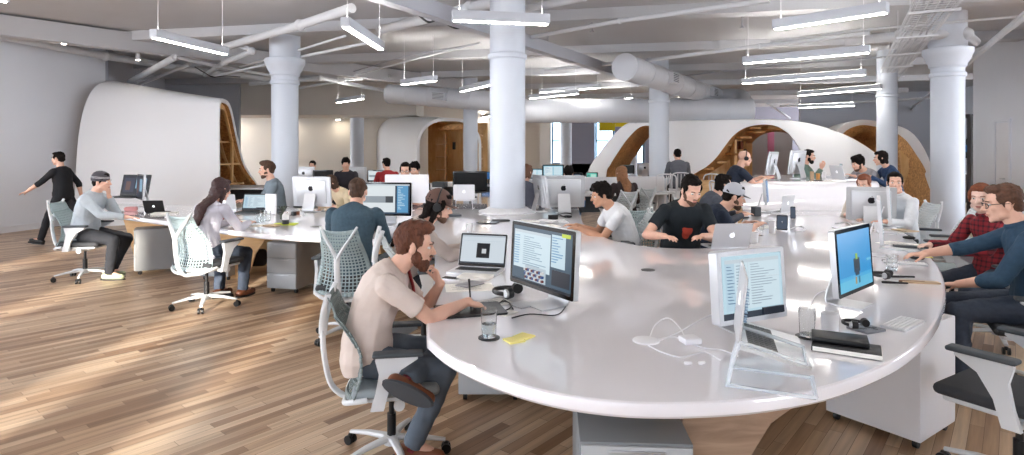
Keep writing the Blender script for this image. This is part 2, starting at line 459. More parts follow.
def screen_rects(kind, rng):
    """list of (x0, y0, x1, y1, colour, strength); y up, all 0..1"""
    W = (214, 234, 244); S = (150, 205, 232); G = (205, 218, 226)
    R = [(0, 0, 1, 1, (160, 205, 228), 1.0)]
    if kind == 'mail':
        R = [(0, 0, 1, 1, (196, 226, 240), 1.0), (0, 0, 1, .10, (60, 70, 84), .8), (.05, .14, .95, .94, W, 1.0), (.05, .88, .95, .94, G, 1),
             (.05, .14, .20, .88, (190, 218, 234), 1), (.42, .14, .425, .88, G, 1), (.42, .62, .95, .63, G, 1)]
        for i in range(14): R.append((.23, .83 - i*.048, .23 + .08 + .1*rng.random(), .838 - i*.048 + .004, (130, 150, 165), 1))
        for i in range(16): R.append((.46, .84 - i*.042, .46 + .12 + .34*rng.random(), .846 - i*.042, (140, 156, 168), 1))
        for i in range(12): R.append((.07, .83 - i*.052, .07 + .05 + .05*rng.random(), .838 - i*.052, (96, 130, 160), 1))
        R.append((.62, .02, .97, .13, (40, 46, 60), .7))
    elif kind == 'chat':
        R = [(0, 0, 1, 1, (70, 92, 110), 1.0), (.02, .25, .66, .93, W, 1), (.02, .88, .66, .93, G, 1), (.68, .40, .90, .95, (205, 228, 240), 1),
             (.24, .06, .60, .32, (190, 205, 215), 1), (.70, .10, .98, .36, (46, 50, 60), 1), (.84, .93, .97, .99, (206, 226, 60), 1), (0, .0, 1, .045, (30, 36, 46), 1)]
        for i in range(14): R.append((.20, .82 - i*.038, .20 + .1 + .3*rng.random(), .828 - i*.038, (120, 150, 170), 1))
        for i in range(12): R.append((.04, .82 - i*.045, .12, .83 - i*.045, (110, 160, 200), 1))
        for i in range(10): R.append((.71, .90 - i*.045, .71+.05+.12*rng.random(), .91 - i*.045, (100, 150, 190), 1))
        for i in range(30): R.append((.26 + .033*(i % 10), .09 + .07*(i // 10), .28 + .033*(i % 10), .13 + .07*(i // 10), [(120, 60, 60), (60, 90, 150), (240, 240, 240)][i % 3], .8))
    elif kind == 'turtle':
        R = [(0, 0, 1, 1, (38, 150, 214), 1.05), (0, 0, 1, .20, (96, 186, 222), 1.1), (0, .18, 1, .24, (66, 170, 220), 1.1),
             (.44, .28, .62, .52, (26, 44, 60), 1), (.47, .22, .59, .34, (30, 60, 84), 1), (.50, .50, .56, .60, (150, 196, 60), 1),
             (.46, .08, .50, .20, (180, 150, 90), 1), (.56, .08, .60, .20, (60, 120, 150), 1), (.84, .42, .98, .46, (120, 200, 235), 1)]
    elif kind == 'doc':
        R = [(0, 0, 1, 1, (34, 60, 84), 1), (.0, .06, .70, .95, (228, 236, 240), 1), (.04, .38, .66, .60, (150, 160, 168), 1), (.50, .38, .66, .60, (60, 66, 72), 1),
             (.74, .05, .97, .95, (96, 160, 205), 1), (0, .95, 1, 1, (200, 210, 216), 1)]
        for i in range(14): R.append((.76, .88 - i*.055, .78 + .15*rng.random(), .90 - i*.055, (200, 228, 240), 1))
    elif kind == 'box':
        R = [(0, 0, 1, 1, (215, 226, 235), 1.0), (0, .94, 1, 1, (190, 200, 210), 1), (0, 0, 1, .05, (70, 78, 88), 1), (.36, .20, .66, .72, (28, 30, 34), 1), (.48, .36, .58, .52, (210, 214, 218), 1), (.05, .78, .94, .80, G, 1)]
    elif kind == 'photo':
        R = [(0, 0, 1, 1, (30, 34, 48), 1), (.05, .1, .45, .9, (60, 64, 84), 1), (.5, .3, .9, .85, (150, 190, 214), 1), (.55, .1, .95, .28, (40, 46, 60), 1), (.12, .2, .3, .7, (110, 80, 74), 1)]
    elif kind == 'code':
        R = [(0, 0, 1, 1, (20, 24, 32), 1)]
        for i in range(14): R.append((.06, .88 - i*.06, .06 + .2 + .5*rng.random(), .90 - i*.06, (110, 140, 160), .8))
    elif kind == 'green':
        R = [(0, 0, 1, 1, (90, 200, 180), 1), (.4, .2, .9, .8, (190, 235, 220), 1), (.05, .3, .3, .7, (60, 120, 120), 1)]
    elif kind == 'blue':
        R = [(0, 0, 1, 1, (50, 120, 180), 1), (.1, .15, .6, .8, (40, 90, 150), 1), (.65, .3, .9, .9, (120, 190, 225), 1)]
    elif kind == 'two':
        R = [(0, 0, 1, 1, (150, 205, 225), 1), (.04, .1, .47, .92, (225, 240, 246), 1), (.53, .1, .96, .92, (210, 234, 244), 1), (0, 0, 1, .06, (60, 90, 110), 1)]
        for i in range(10): R.append((.08, .84 - i*.07, .1 + .3*rng.random(), .86 - i*.07, (110, 160, 190), 1))
    elif kind == 'off':
        R = [(0, 0, 1, 1, (16, 16, 18), .15)]
    return R

def put_screen(c, R, U, w, h, kind, parent, strength=0.40):
    """c centre of the glass, R and U the axes; the picture faces R x U"""
    rng = random.Random(sum(map(ord, kind)))
    rects = screen_rects(kind, rng)
    N = R.cross(U).normalized()
    mats = []; m = MB()
    for i, (x0, y0, x1, y1, col, st) in enumerate(rects):
        g = glow(col, st * strength)
        if g not in mats: mats.append(g)
        m.mi(mats.index(g))
        lift = N * (0.0004 + 0.0003 * i)
        q = [c + R * ((x - .5) * w) + U * ((y - .5) * h) + lift for x, y in ((x0, y0), (x1, y0), (x1, y1), (x0, y1))]
        b = [c + R * ((x - .5) * w) + U * ((y - .5) * h) + lift * 0.2 for x, y in ((x0, y0), (x1, y0), (x1, y1), (x0, y1))]
        m.add(q + b, [(0, 1, 2, 3), (0, 4, 5, 1), (1, 5, 6, 2), (2, 6, 7, 3), (3, 7, 4, 0)])
    o = m.build('screen', mats, parent, smooth=0)
    return o

def make_monitor(label, loc, face, screen='mail', kind='imac', w=0.65, tilt=4, group=None, logo='d', cat='computer', hgt=None, back=None, stand_h=0.0, zb=None):
    """screen looks along face"""
    name = {'imac': 'all_in_one_computer', 'thunder': 'desktop_monitor', 'thick': 'desktop_monitor', 'black': 'desktop_monitor', 'cinema': 'desktop_monitor'}[kind]
    t = thing(name, label, cat, loc, rzf(*face), group)
    bodym = {'imac': M_aluw, 'thunder': M_aluw, 'thick': M_aluw, 'cinema': M_white, 'black': M_blk}[kind]
    if back: bodym = back
    h = hgt or w * 0.60
    chin = 0.075 if kind == 'imac' else 0.0
    th = {'imac': 0.03, 'thunder': 0.03, 'thick': 0.05, 'cinema': 0.024, 'black': 0.035}[kind]
    zb = (0.115 if zb is None else zb) + stand_h
    T = Matrix.Translation((0, 0, zb + h / 2)) @ Matrix.Rotation(math.radians(tilt), 4, 'X') @ Matrix.Translation((0, 0, -(zb + h / 2)))
    H = h + chin
    zc = zb + h / 2
    m = MB(); m.plate((0, 0, zc), w, H, th, 0.014, 'Y', 4, T)
    if kind in ('imac', 'thunder'):
        # gently domed back
        m.rbox((0, -th * .6, zc), (w * .8, th * .9, H * .78), 0.012, 2, M=T)
    m.build('housing', bodym, t)
    bez = 0.020
    m = MB()
    fm = M_gls if kind in ('imac', 'thunder', 'black') else bodym
    ys = th / 2
    m.plate((0, ys + 0.001, zc + chin / 2), w - 0.006, h - 0.004, 0.002, 0.012, 'Y', 4, T)
    m.build('glass_front', fm, t)
    R3 = T.to_3x3()
    c = T @ V((0, ys + 0.0022, zc + chin / 2))
    put_screen(c, R3 @ V((-1, 0, 0)), R3 @ V((0, 0, 1)), w - 2*bez - 0.01, h - 2*bez - 0.006, screen, t)
    if kind in ('imac', 'thunder', 'thick', 'cinema'):
        m = MB()
        pr = catmull([(0, 0.075, 0.004), (0, -0.06, 0.006), (0, -0.105, 0.02), (0, -0.095, 0.09), (0, -0.045, zb + h * .42)], 4)
        rs = []
        for i, p in enumerate(pr):
            d = (pr[min(i+1, len(pr)-1)] - pr[max(i-1, 0)]).normalized(); n = V((0, -d.z, d.y)) * 0.004
            wd = 0.095 - 0.012 * i / len(pr)
            rs.append([p + n + V((-wd, 0, 0)), p + n + V((wd, 0, 0)), p - n + V((wd, 0, 0)), p - n + V((-wd, 0, 0))])
        m.rings(rs); m.build('stand', M_aluw if kind != 'cinema' else bodym, t)
    else:
        m = MB(); m.rbox((0, -0.02, 0.008), (0.24, 0.19, 0.016), 0.007); m.tube([(0, -0.05, 0.01), (0, -0.05, zb + h * .5)], 0.022, 8)
        m.build('stand', M_blk, t)
    if logo:
        m = MB(); yb = -th * 1.05 - 0.0008 if kind in ('imac', 'thunder') else -th / 2 - 0.0008
        cc = T @ V((0, yb, zc + h * 0.14))
        apple_mark(m, cc, 0.075, R3 @ V((1, 0, 0)), R3 @ V((0, 0, 1)))
        m.build('emblem', M_logo_d if logo == 'd' else M_logo_w, t, label='apple-shaped emblem on the back')
    return t

def make_laptop(label, loc, face, screen='mail', w=0.33, open_deg=105, group=None, z=0.0, kbd=True, pitch=0.0, lid_mat=None):
    """the user looks at it from the side it faces"""
    t = thing('laptop', label, 'laptop', (loc[0], loc[1], loc[2] + z), rzf(*face), group)
    if pitch: t.rotation_euler = (math.radians(pitch), 0, rzf(*face))
    dp = w * 0.68; am = lid_mat or M_aluw
    m = MB(); m.plate((0, 0, 0.007), w, dp, 0.013, 0.012, 'Z', 4)
    m.plate((0, dp * .27, 0.0138), w * .32, dp * .30, 0.0008, 0.004)
    m.build('base', am, t)
    m = MB(); m.plate((0, -dp * .14, 0.0138), w * .86, dp * .42, 0.0006, 0.004)
    for r in range(5):
        for c in range(13):
            m.rbox((-w*.395 + c * w * .0658, -dp * .30 + r * dp * .08, 0.015), (w*.056, dp*.066, 0.0016), 0.0006, 1)
    m.build('keyboard', M_blk, t)
    a = math.radians(180 - open_deg) - PI/2      # lean back from vertical
    lean = math.radians(open_deg - 90)
    T = Matrix.Translation((0, -dp/2 + 0.004, 0.013)) @ Matrix.Rotation(lean, 4, 'X')
    m = MB(); m.plate((0, 0, dp/2), w, dp, 0.007, 0.012, 'Y', 4, T)
    l = m.build('lid', am, t)
    m = MB(); m.plate((0, 0.004, dp/2), w * .985, dp * .97, 0.0012, 0.009, 'Y', 4, T); m.build('bezel', M_blk, l)
    R3 = T.to_3x3()
    s = put_screen(T @ V((0, 0.0048, dp/2 + .004)), R3 @ V((-1, 0, 0)), R3 @ V((0, 0, 1)), w * .92, dp * .84, screen, l)
    m = MB(); apple_mark(m, T @ V((0, -0.0042, dp * .52)), w * .13, R3 @ V((1, 0, 0)), R3 @ V((0, 0, 1)))
    m.build('emblem', M_logo_w, l, label='white apple-shaped emblem')
    return t

def make_pedestal(label, loc, rz, w=0.36, dp=0.55, h=0.56, body=None, front=None, group=None):
    t = thing('drawer_pedestal', label, 'cabinet', loc, rz, group)
    m = MB(); m.rbox((0, 0, 0.05 + (h - 0.05) / 2), (w, dp, h - 0.05), 0.006, 2); m.build('carcass', body or M_ped, t)
    hh = (h - 0.06) / 3
    for k in range(3):
        m = MB(); z = 0.055 + hh * (k + .5)
        m.rbox((0, dp/2 + 0.008, z), (w - 0.01, 0.016, hh - 0.006), 0.004, 2)
        d = m.build('drawer', front or M_pedf, t)
        m = MB(); m.rbox((-w * .0, dp/2 + 0.019, z + hh * .38), (w * .5, 0.008, 0.008), 0.003); m.build('handle', M_alu, d)
    m = MB(); m.cyl((w*.38, dp/2 + 0.015, h - hh*.45), (w*.38, dp/2 + 0.02, h - hh*.45), 0.009, n=12); m.build('lock', M_alu, t)
    for sx in (-1, 1):
        for sy in (-1, 1):
            m = MB(); p = V((sx * (w/2 - 0.04), sy * (dp/2 - 0.05), 0.025))
            m.cyl(p - V((0.012, 0, 0)), p + V((0.012, 0, 0)), 0.025, n=12); m.box(p + V((0, 0, 0.02)), (0.02, 0.03, 0.02)); m.build('caster', M_blk, t)
    return t

def make_keyboard(label, loc, rz, w=0.28, dp=0.115, group=None, tone=None):
    t = thing('keyboard', label, 'keyboard', loc, rz, group)
    m = MB(); m.plate((0, 0, 0.006), w, dp, 0.009, 0.008); m.build('case', M_aluw, t)
    m = MB()
    for r in range(6):
        n = 14
        for c in range(n):
            if r == 0 and 4 <= c <= 8:
                if c == 6: m.rbox((-w*.46 + (6.5 - .5) * w * .92 / n + w*.033, -dp*.40 + r * dp * .16, 0.0125), (w*.92/n*4.8, dp*.13, 0.004), 0.0015, 1)
                continue
            m.rbox((-w*.46 + (c + .5) * w * .92 / n, -dp*.40 + r * dp * .16, 0.0125), (w*.92/n*.86, dp*.13, 0.004), 0.0015, 1)
    m.build('keys', tone or M_key, t)
    return t

def make_glass(label, loc, r=0.036, h=0.115, water=0.5, coaster=True, group=None):
    t = thing('drinking_glass', label, 'glass', loc, 0, group)
    m = MB()
    prof = [(0.001, 0.004), (r*.86, 0.004), (r, h), (r - .002, h), (r*.86 - .003, 0.012), (0.001, 0.012)]
    m.lathe(prof, n=28, cap=False); m.build('tumbler', M_glass, t)
    if water:
        m = MB(); k = r * .86 + r*.14*water
        m.lathe([(0.001, 0.0125), (r*.86 - .0032, 0.0125), (k - .0026, h*water), (0.001, h*water)], n=28)
        m.build('water', mat('water', (240, 248, 250), 0.0, trans=1, ior=1.33), t)
    if coaster:
        c = MB(); c.cyl((0, 0, 0), (0, 0, 0.004), 0.05, n=28)
        o = c.build('coaster', M_blk, None, loc, 0); tag(o, coaster if isinstance(coaster, str) else 'round black coaster under ' + label, 'coaster')
        t.location = (loc[0], loc[1], loc[2] + 0.001)
    return t

def simple(name, label, cat, mb, m, loc=(0, 0, 0), rz=0.0, group=None, smooth=40):
    o = mb.build(name, m, None, loc, rz, smooth=smooth)
    return tag(o, label, cat, group)

def make_headphones(label, loc, rz, s=1.0):
    t = thing('headphones', label, 'headphones', loc, rz)
    m = MB(); pts = [(0.085*s*math.cos(a), 0.10*s*math.sin(a), 0.03) for a in [PI*(0.02 + .96*i/14) for i in range(15)]]
    m.tube(pts, 0.009*s, 8, flat=1.5); m.build('headband', M_blk, t)
    for q in (-1, 1):
        m = MB(); m.cyl((q*0.085*s, -0.012, 0.034), (q*0.055*s, -0.03, 0.034), 0.034*s, 0.030*s, n=18); e = m.build('ear_cup', M_blk, t)
        m = MB(); m.cyl((q*0.095*s, -0.006, 0.034), (q*0.085*s, -0.012, 0.034), 0.022*s, 0.026*s, n=18); m.build('disc', M_alu, e)
    return t

def cable(label, pts, r=0.0025, m=None, name='cable', sub=6, group=None, cat='cable'):
    mb = MB(); mb.tube(catmull(pts, sub), r, 8)
    return simple(name, label, cat, mb, m or M_white, group=group)
# ------------------------------------------------------------------ people
def ik(a, b, l1, l2, pole):
    a, b = V(a), V(b); d = b - a; L = d.length
    mx = (l1 + l2) * 0.995
    if L > mx: b = a + d * (mx / L); d = b - a; L = mx
    if L < abs(l1 - l2) + 0.02: L = abs(l1 - l2) + 0.02
    n = d.normalized()
    x = (l1*l1 - l2*l2 + L*L) / (2*L); h = math.sqrt(max(0, l1*l1 - x*x))
    p = V(pole); p = p - n * p.dot(n)
    if p.length < 1e-5: p = V((0, 0, -1))
    return a + n * x + p.normalized() * h, b

def hand_mb(m, wrist, d, nrm, side, curl=0.35, s=1.0, fn=8, spread=1.0, thumb=0.6):
    """side: +1 right hand, -1 left; nrm = palm normal (points out of the palm)"""
    d = V(d).normalized(); nrm = V(nrm); nrm = (nrm - d * nrm.dot(d)).normalized()
    x = d.cross(nrm).normalized() * side          # towards the thumb side is -x*?
    th = -x if side > 0 else -x
    # for a palm facing down (nrm=-Z) and d=+Y: d x nrm = Y x -Z = -X ; right hand thumb is at -X
    th = d.cross(nrm).normalized() * (1 if side > 0 else -1)
    w = V(wrist)
    # palm as a loft of flat sections
    rs = []
    for t, a, b in ((-0.01, .026, .020), (.02, .033, .017), (.05, .040, .016), (.082, .041, .013), (.092, .034, .009)):
        c = w + d * (t * s) + nrm * (0.004 * s)
        rs.append([c + th * (a*s*math.cos(2*PI*i/12)) + nrm * (b*s*math.sin(2*PI*i/12)) for i in range(12)])
    m.rings(rs)
    for k, (off, ln, rr) in enumerate(((.030, .070, .0085), (.010, .079, .0088), (-.011, .073, .0084), (-.030, .057, .0075))):
        p = w + d * (0.080 * s - abs(off) * .15) + th * (off * s)
        ang = curl * (0.7 + 0.12 * k); cd = (d + th * (off * 1.6 * spread)).normalized()
        q = cd.cross(nrm).normalized()
        r = rr * s
        for j, seg in enumerate((.45, .31, .24)):
            dd = (Matrix.Rotation(-ang * (j + .6), 3, cd.cross(nrm)) @ cd) if False else (cd * math.cos(ang*(j+.6)) + nrm * math.sin(ang*(j+.6)))
            p2 = p + dd * (ln * seg * s)
            m.caps(p, p2, r, r * .93, fn); p = p2; r *= .93
    p = w + d * (.022*s) + th * (.026*s) + nrm * (.006*s)
    td = (d * .75 + th * (.75) * thumb + nrm * .35).normalized()
    p2 = p + td * (.042*s); m.caps(p, p2, .0125*s, .0105*s, fn)
    td2 = (d * .95 + th * .15 + nrm * (.3 + curl*.4)).normalized()
    p3 = p2 + td2 * (.030*s); m.caps(p2, p3, .0102*s, .0088*s, fn)
    m.caps(p3, p3 + (td2 + nrm*.1) * (.016*s), .0088*s, .0075*s, fn)

def person(label, loc, rz, s=1.0, hip=0.56, lean=8, curve=10, side=0, yaw=0, pitch=-8, roll=0, twist=0,
           hl=(-.16, .42, .78), hr=(.16, .42, .78), pl=(-.5, -.3, -1), pr=(.5, -.3, -1), hdl=None, hdr=None, nl=(0, 0, -1), nr=(0, 0, -1),
           curl_l=.35, curl_r=.35, fl=(-.13, .42, .09), fr=(.13, .42, .09), kl=(-.15, .3, 1), kr=(.15, .3, 1), fdl=(0, 1, -.05), fdr=(0, 1, -.05),
           top='tee', topm=None, legm=None, shoem=None, skin=None, hair='short', hairm=None, beard=None, beardm=None,
           female=False, vox=0.010, face=True, hat=None, hatm=None, glasses=False, phones=False, group=None, sleeve=None, neckf=0.0,
           sockm=None, solem=None, logo=None, bulk=1.0, hood=None):
    skin = skin or M_skin; topm = topm; legm = legm or mat('dark_jeans', (44, 52, 66), .8, noise_amt=.12, nscale=30, bump=.2, bscale=200)
    shoem = shoem or M_blk
    hs = 0.94 if female else 1.0; bw = (0.90 if female else 1.0) * bulk
    pel = V((0, 0, hip))
    # spine
    def dirn(a):
        a = math.radians(a); b = math.radians(side)
        return V((math.sin(b), math.sin(a) * math.cos(b), math.cos(a) * math.cos(b)))
    Ls = [(-.07, lean - curve*1.2), (0, lean - curve), (.10, lean - curve*.6), (.19, lean - curve*.2), (.30, lean + curve*.25), (.39, lean + curve*.8),
          (.455, lean + curve*1.3), (.495, lean + curve*1.7), (.52, lean + curve*2.0), (.57, lean + curve*2.3)]
    pts = []; p = pel - dirn(lean - curve) * 0.07; prev = -.07
    for t, a in Ls:
        p = p + dirn(a) * ((t - prev)); prev = t; pts.append((p.copy(), dirn(a), t))
    W = [.140, .165, .152, .140, .158, .172, .168, .120, .066, .056]
    Dp = [.105, .120, .112, .104, .118, .118, .098, .078, .062, .056]
    if female:
        W = [.145, .168, .146, .124, .140, .150, .146, .100, .055, .048]; Dp = [.10, .118, .105, .092, .112, .115, .09, .07, .054, .048]
    tw = math.radians(twist)
    def sect(i, ex, n=20):
        c, u, t = pts[i]
        k = max(0, t) / .5
        r = V((math.cos(tw*k), math.sin(tw*k), 0)); r = (r - u * r.dot(u)).normalized(); f = u.cross(r).normalized()
        wd, dd = W[i] * bw + ex, Dp[i] * bw + ex
        out = []
        for q in range(n):
            a = 2*PI*q/n; ca, sa = math.cos(a), math.sin(a)
            e = 0.82
            out.append(c + r * (wd * math.copysign(abs(ca)**e, ca)) + f * (dd * math.copysign(abs(sa)**e, sa)))
        return out
    c6, u6, _ = pts[6]
    r6 = V((math.cos(tw), math.sin(tw), 0)); r6 = (r6 - u6 * r6.dot(u6)).normalized(); f6 = u6.cross(r6).normalized()
    sw = (.158 if female else .178) * bulk
    SH = {-1: c6 - r6 * sw - u6 * .012 + f6*.01, 1: c6 + r6 * sw - u6 * .012 + f6*.01}
    UA, FA = .285 * hs, .255 * hs
    arms = {}
    for q, h, pole in ((-1, hl, pl), (1, hr, pr)):
        e, w = ik(SH[q], h, UA, FA, pole); arms[q] = (e, w)
    TH, SN = .43 * hs, .42 * hs
    rp = V((math.cos(0), 0, 0))
    HP = {-1: pel - rp * .088, 1: pel + rp * .088}
    legs = {}
    for q, ft, pole in ((-1, fl, kl), (1, fr, kr)):
        k, a = ik(HP[q], ft, TH, SN, pole); legs[q] = (k, a)
    # head
    nb = pts[8][0]; nd = pts[9][1]
    HM = Matrix.Rotation(math.radians(yaw), 3, 'Z') @ Matrix.Rotation(math.radians(pitch), 3, 'X') @ Matrix.Rotation(math.radians(roll), 3, 'Y')
    atl = nb + nd * 0.085 + V((0, neckf, 0))
    hc = atl + HM @ V((0, 0.018, 0.062))
    hq = 0.97 if female else 1.0
    HT = Matrix.Translation(hc) @ (HM * hq).to_4x4()
    def H(m, c, r): m.ell(c, r, M=HT, n=16)
    b = MB()
    b.rings([sect(i, -.006) for i in range(len(pts))])
    for q in (-1, 1):
        e, w = arms[q]
        b.caps(SH[q], SH[q] + (e - SH[q]) * .35, .054*bw, .048*bw, 14); b.caps(SH[q] + (e - SH[q]) * .2, e, .050*bw, .038*bw, 14)
        m1 = e + (w - e) * .3; b.caps(e, m1, .038*bw, .041*bw, 14); b.caps(m1, w, .041*bw, .026*bw, 14)
        b.caps(w + (e - w) * .06, w + (w - e).normalized() * .01, .027, .026, 12)
        hd = (hdl if q < 0 else hdr)
        hd = V(hd) if hd else (w - e).normalized() * .6 + V(((0 if abs((w-e).normalized().z) > .9 else (w-e).x * 1.0), (w-e).y, 0)).normalized() * .6
        hand_mb(b, w, hd, nl if q < 0 else nr, q, curl_l if q < 0 else curl_r, s=(.92 if female else 1.0))
        k, a = legs[q]
        b.caps(HP[q], k, .082, .052, 14); c1 = k + (a - k) * .3; b.caps(k, c1, .050, .052, 14); b.caps(c1, a, .052, .034, 14)
        fd = V(fdl if q < 0 else fdr).normalized()
        b.caps(a, a + (a - k).normalized() * .035 + fd * .12, .034, .026, 10)
    b.caps(nb - nd*.02, hc + HM @ V((0, -.02, -.045)), .052 if female else .060, .050 if female else .057, 16)
    # head: skull, face, features
    H(b, (0, -.014, .036), (.074, .093, .086)); H(b, (0, .028, -.022), (.060, .064, .082)); H(b, (0, .042, -.072), (.044, .044, .034))
    H(b, (0, .072, -.094), (.020, .018, .016))
    for q in (-1, 1):
        H(b, (q*.036, .062, -.018), (.024, .022, .022)); H(b, (q*.079, -.004, -.006), (.009, .019, .031)); H(b, (q*.050, .02, -.062), (.020, .030, .022))
    b.tube([HT @ V((-.040, .072, .026)), HT @ V((0, .085, .028)), HT @ V((.040, .072, .026))], .010, 8)
    b.caps(HT @ V((0, .090, .016)), HT @ V((0, .112, -.020)), .0075, .0115, 8)
    for q in (-1, 1): H(b, (q*.011, .101, -.024), (.008, .010, .007))
    H(b, (0, .088, -.052), (.022, .012, .0065)); H(b, (0, .086, -.061), (.019, .011, .006))
    S = s
    for i in range(len(b.v)): b.v[i] = tuple(V(b.v[i]) * S)
    body = remesh(b, vox, 2 if vox > .008 else 3, mats=skin, name='person', loc=loc, rz=rz)
    tag(body, label, 'person', group)
    def child(nm, m, mt, v=vox, sm=3, disp=None, lab=None):
        for i in range(len(m.v)): m.v[i] = tuple(V(m.v[i]) * S)
        return remesh(m, v, sm, disp, mt, nm, body, lab)
    def raw(nm, m, mt, lab=None, par=None):
        for i in range(len(m.v)): m.v[i] = tuple(V(m.v[i]) * S)
        return m.build(nm, mt, par or body, label=lab)
    fine = vox < .008
    # shirt
    m = MB()
    m.rings([sect(i, .012 + (.010 if i < 4 else 0)) for i in range(0, 8)] + [sect(8, .008 if top != 'tee' else .004)][:1])
    for q in (-1, 1):
        e, w = arms[q]; sh = SH[q]
        if top == 'tee':
            L = sleeve or .62
            m.caps(sh, sh + (e - sh) * .3, .064*bw, .062*bw, 14)
            m.cyl(sh + (e - sh) * .1, sh + (e - sh) * L, .060*bw, .058*bw, 16)
        else:
            m.caps(sh, sh + (e - sh) * .3, .064*bw, .060*bw, 14); m.caps(sh + (e - sh) * .2, e, .060*bw, .050*bw, 14)
            L = sleeve or .93
            m.cyl(e, e + (w - e) * L, .052*bw, (.053 - .013*L)*bw, 14)
            if fine: m.caps(e + (w - e) * (L - .12), e + (w - e) * L, .040, .039, 12)
    if top == 'shirt':      # collar
        m.tube([nb + r6*(.062*math.cos(a)) + f6*(.062*math.sin(a)) + V((0, 0, .012)) for a in [2*PI*i/16 for i in range(16)]], .013, 8, close=True)
    if hood:
        m.ell(nb - f6 * .085 + V((0, 0, -.01)), (.10, .065, .06))
    f1 = [(.13, .022 if fine else .02), (.05, .006)]
    shirt = child('shirt' if top != 'jacket' else 'jacket', m, topm, disp=f1)
    # trousers
    m = MB()
    m.rings([sect(0, .014), sect(1, .012), sect(2, .006)])
    for q in (-1, 1):
        k, a = legs[q]; fd = V(fdl if q < 0 else fdr).normalized()
        m.caps(HP[q], k, .097, .068, 16); m.caps(k, k + (a - k) * .35, .068, .063, 14); m.cyl(k + (a - k) * .3, a + (a - k).normalized() * .01, .063, .055, 16)
    child('trousers', m, legm, v=max(vox, .008), disp=[(.10, .018), (.04, .005)])
    for q in (-1, 1):
        k, a = legs[q]; fd = V(fdl if q < 0 else fdr).normalized(); sd = (a - k).normalized()
        if sockm:
            m = MB(); m.cyl(a - sd * .10, a + sd * .03, .040, .042, 14); raw('sock', m, sockm)
        m = MB()
        ft = a + sd * .045
        m.caps(ft - fd * .045, ft + fd * .06, .042, .040, 12); m.caps(ft + fd * .05, ft + fd * .155, .041, .034, 12)
        m.caps(a, ft, .043, .04, 12)
        sole = V(ft) + sd * .030
        xx = fd.cross(sd).normalized()
        sh_ = child('shoe', m, shoem, v=max(vox, .007), sm=2)
        m = MB(); rs = []
        for z, g in ((-.004, 1.0), (.006, 1.08), (.020, 1.03)):
            rs.append([sole + sd*z + fd*(.055 + .138*g*math.cos(2*PI*i/20)) + xx*(.047*g*math.sin(2*PI*i/20)) for i in range(20)])
        m.rings(rs)
        for i in range(len(m.v)): m.v[i] = tuple(V(m.v[i]) * S)
        m.build('sole', solem or M_dark, sh_)
    # hair
    def hairpart(m, lab=None, amt=1.0, mt=None, nm='hair'):
        return child(nm, m, mt or hairm, v=vox*.8, sm=1, disp=[(.035, .016*amt), (.012, .008*amt)], lab=lab)
    m = MB(); any_hair = True
    if hair in ('short', 'quiff', 'messy', 'curly', 'thin'):
        k = {'short': 0, 'quiff': .004, 'messy': .010, 'curly': .014, 'thin': -.004}[hair]
        H(m, (0, -.028, .048), (.081 + k, .092 + k, .086 + k)); H(m, (0, -.058, -.012), (.066 + k*.5, .050, .058))
        H(m, (0, .030, .098 + k), (.060 + k, .050, .030 + k*.6))
        for q in (-1, 1): H(m, (q*.068, .008, .036), (.013, .040, .036)); H(m, (q*.071, .014, .004), (.008, .010, .022))
        if hair == 'quiff': H(m, (0, -.042, .040), (.080, .092, .084)); H(m, (0, .046, .116), (.056, .042, .028)); H(m, (0, .0, .122), (.062, .07, .026))
        if hair == 'messy':
            r_ = random.Random(3)
            for _ in range(16): H(m, (r_.uniform(-.06, .06), r_.uniform(-.07, .06), .11 + r_.uniform(-.015, .02)), (.02, .024, .022))
            for x_ in (-.04, -.01, .025): H(m, (x_, .076, .082), (.022, .016, .022))
        if hair == 'curly':
            r_ = random.Random(5)
            for _ in range(34):
                a_ = r_.uniform(0, 2*PI); z_ = r_.uniform(-.02, .13)
                rr_ = .082 * math.sqrt(max(.1, 1 - ((z_-.05)/.10)**2))
                y_ = -.025 + rr_*1.1*math.sin(a_)
                if z_ < .075 and y_ > .03: continue
                H(m, (rr_*math.cos(a_), y_, z_), (.020, .020, .020))
    elif hair in ('long', 'bob', 'pulled'):
        H(m, (0, -.026, .046), (.084, .094, .088)); H(m, (0, -.050, -.010), (.078, .058, .075))
        H(m, (0, .034, .094), (.062, .050, .032))
        for q in (-1, 1): H(m, (q*.070, .016, .022), (.016, .044, .055))
        if hair == 'long':
            rs = []
            back = [(0, -.06, .02), (0, -.085, -.06), (0, -.095, -.14), (0, -.085, -.23), (0, -.075, -.31)]
            for i, p_ in enumerate(back):
                c = hc + V(p_) * hq
                if i >= 2: c = pts[7 - i][0] - f6 * (.118 + .008*(i - 2)) + V((0, 0, .02))
                wd = [.078, .082, .076, .062, .03][i]; dd = [.055, .050, .042, .036, .02][i]
                rs.append([c + V((wd*math.cos(2*PI*j/14), dd*math.sin(2*PI*j/14), 0)) for j in range(14)])
            m.rings(rs)
            for q in (-1, 1): m.caps(HT @ V((q*.070, .0, -.02)), HT @ V((q*.082, -.03, -.17)), .026, .018, 10)
        if hair == 'bob':
            for q in (-1, 1): H(m, (q*.070, -.010, -.045), (.022, .048, .052))
            H(m, (0, -.07, -.06), (.070, .035, .05))
        if hair == 'pulled':
            H(m, (0, -.075, -.055), (.045, .04, .05))
    else: any_hair = False
    if any_hair: hairpart(m, amt=.5 if hair == 'pulled' else 1.0)
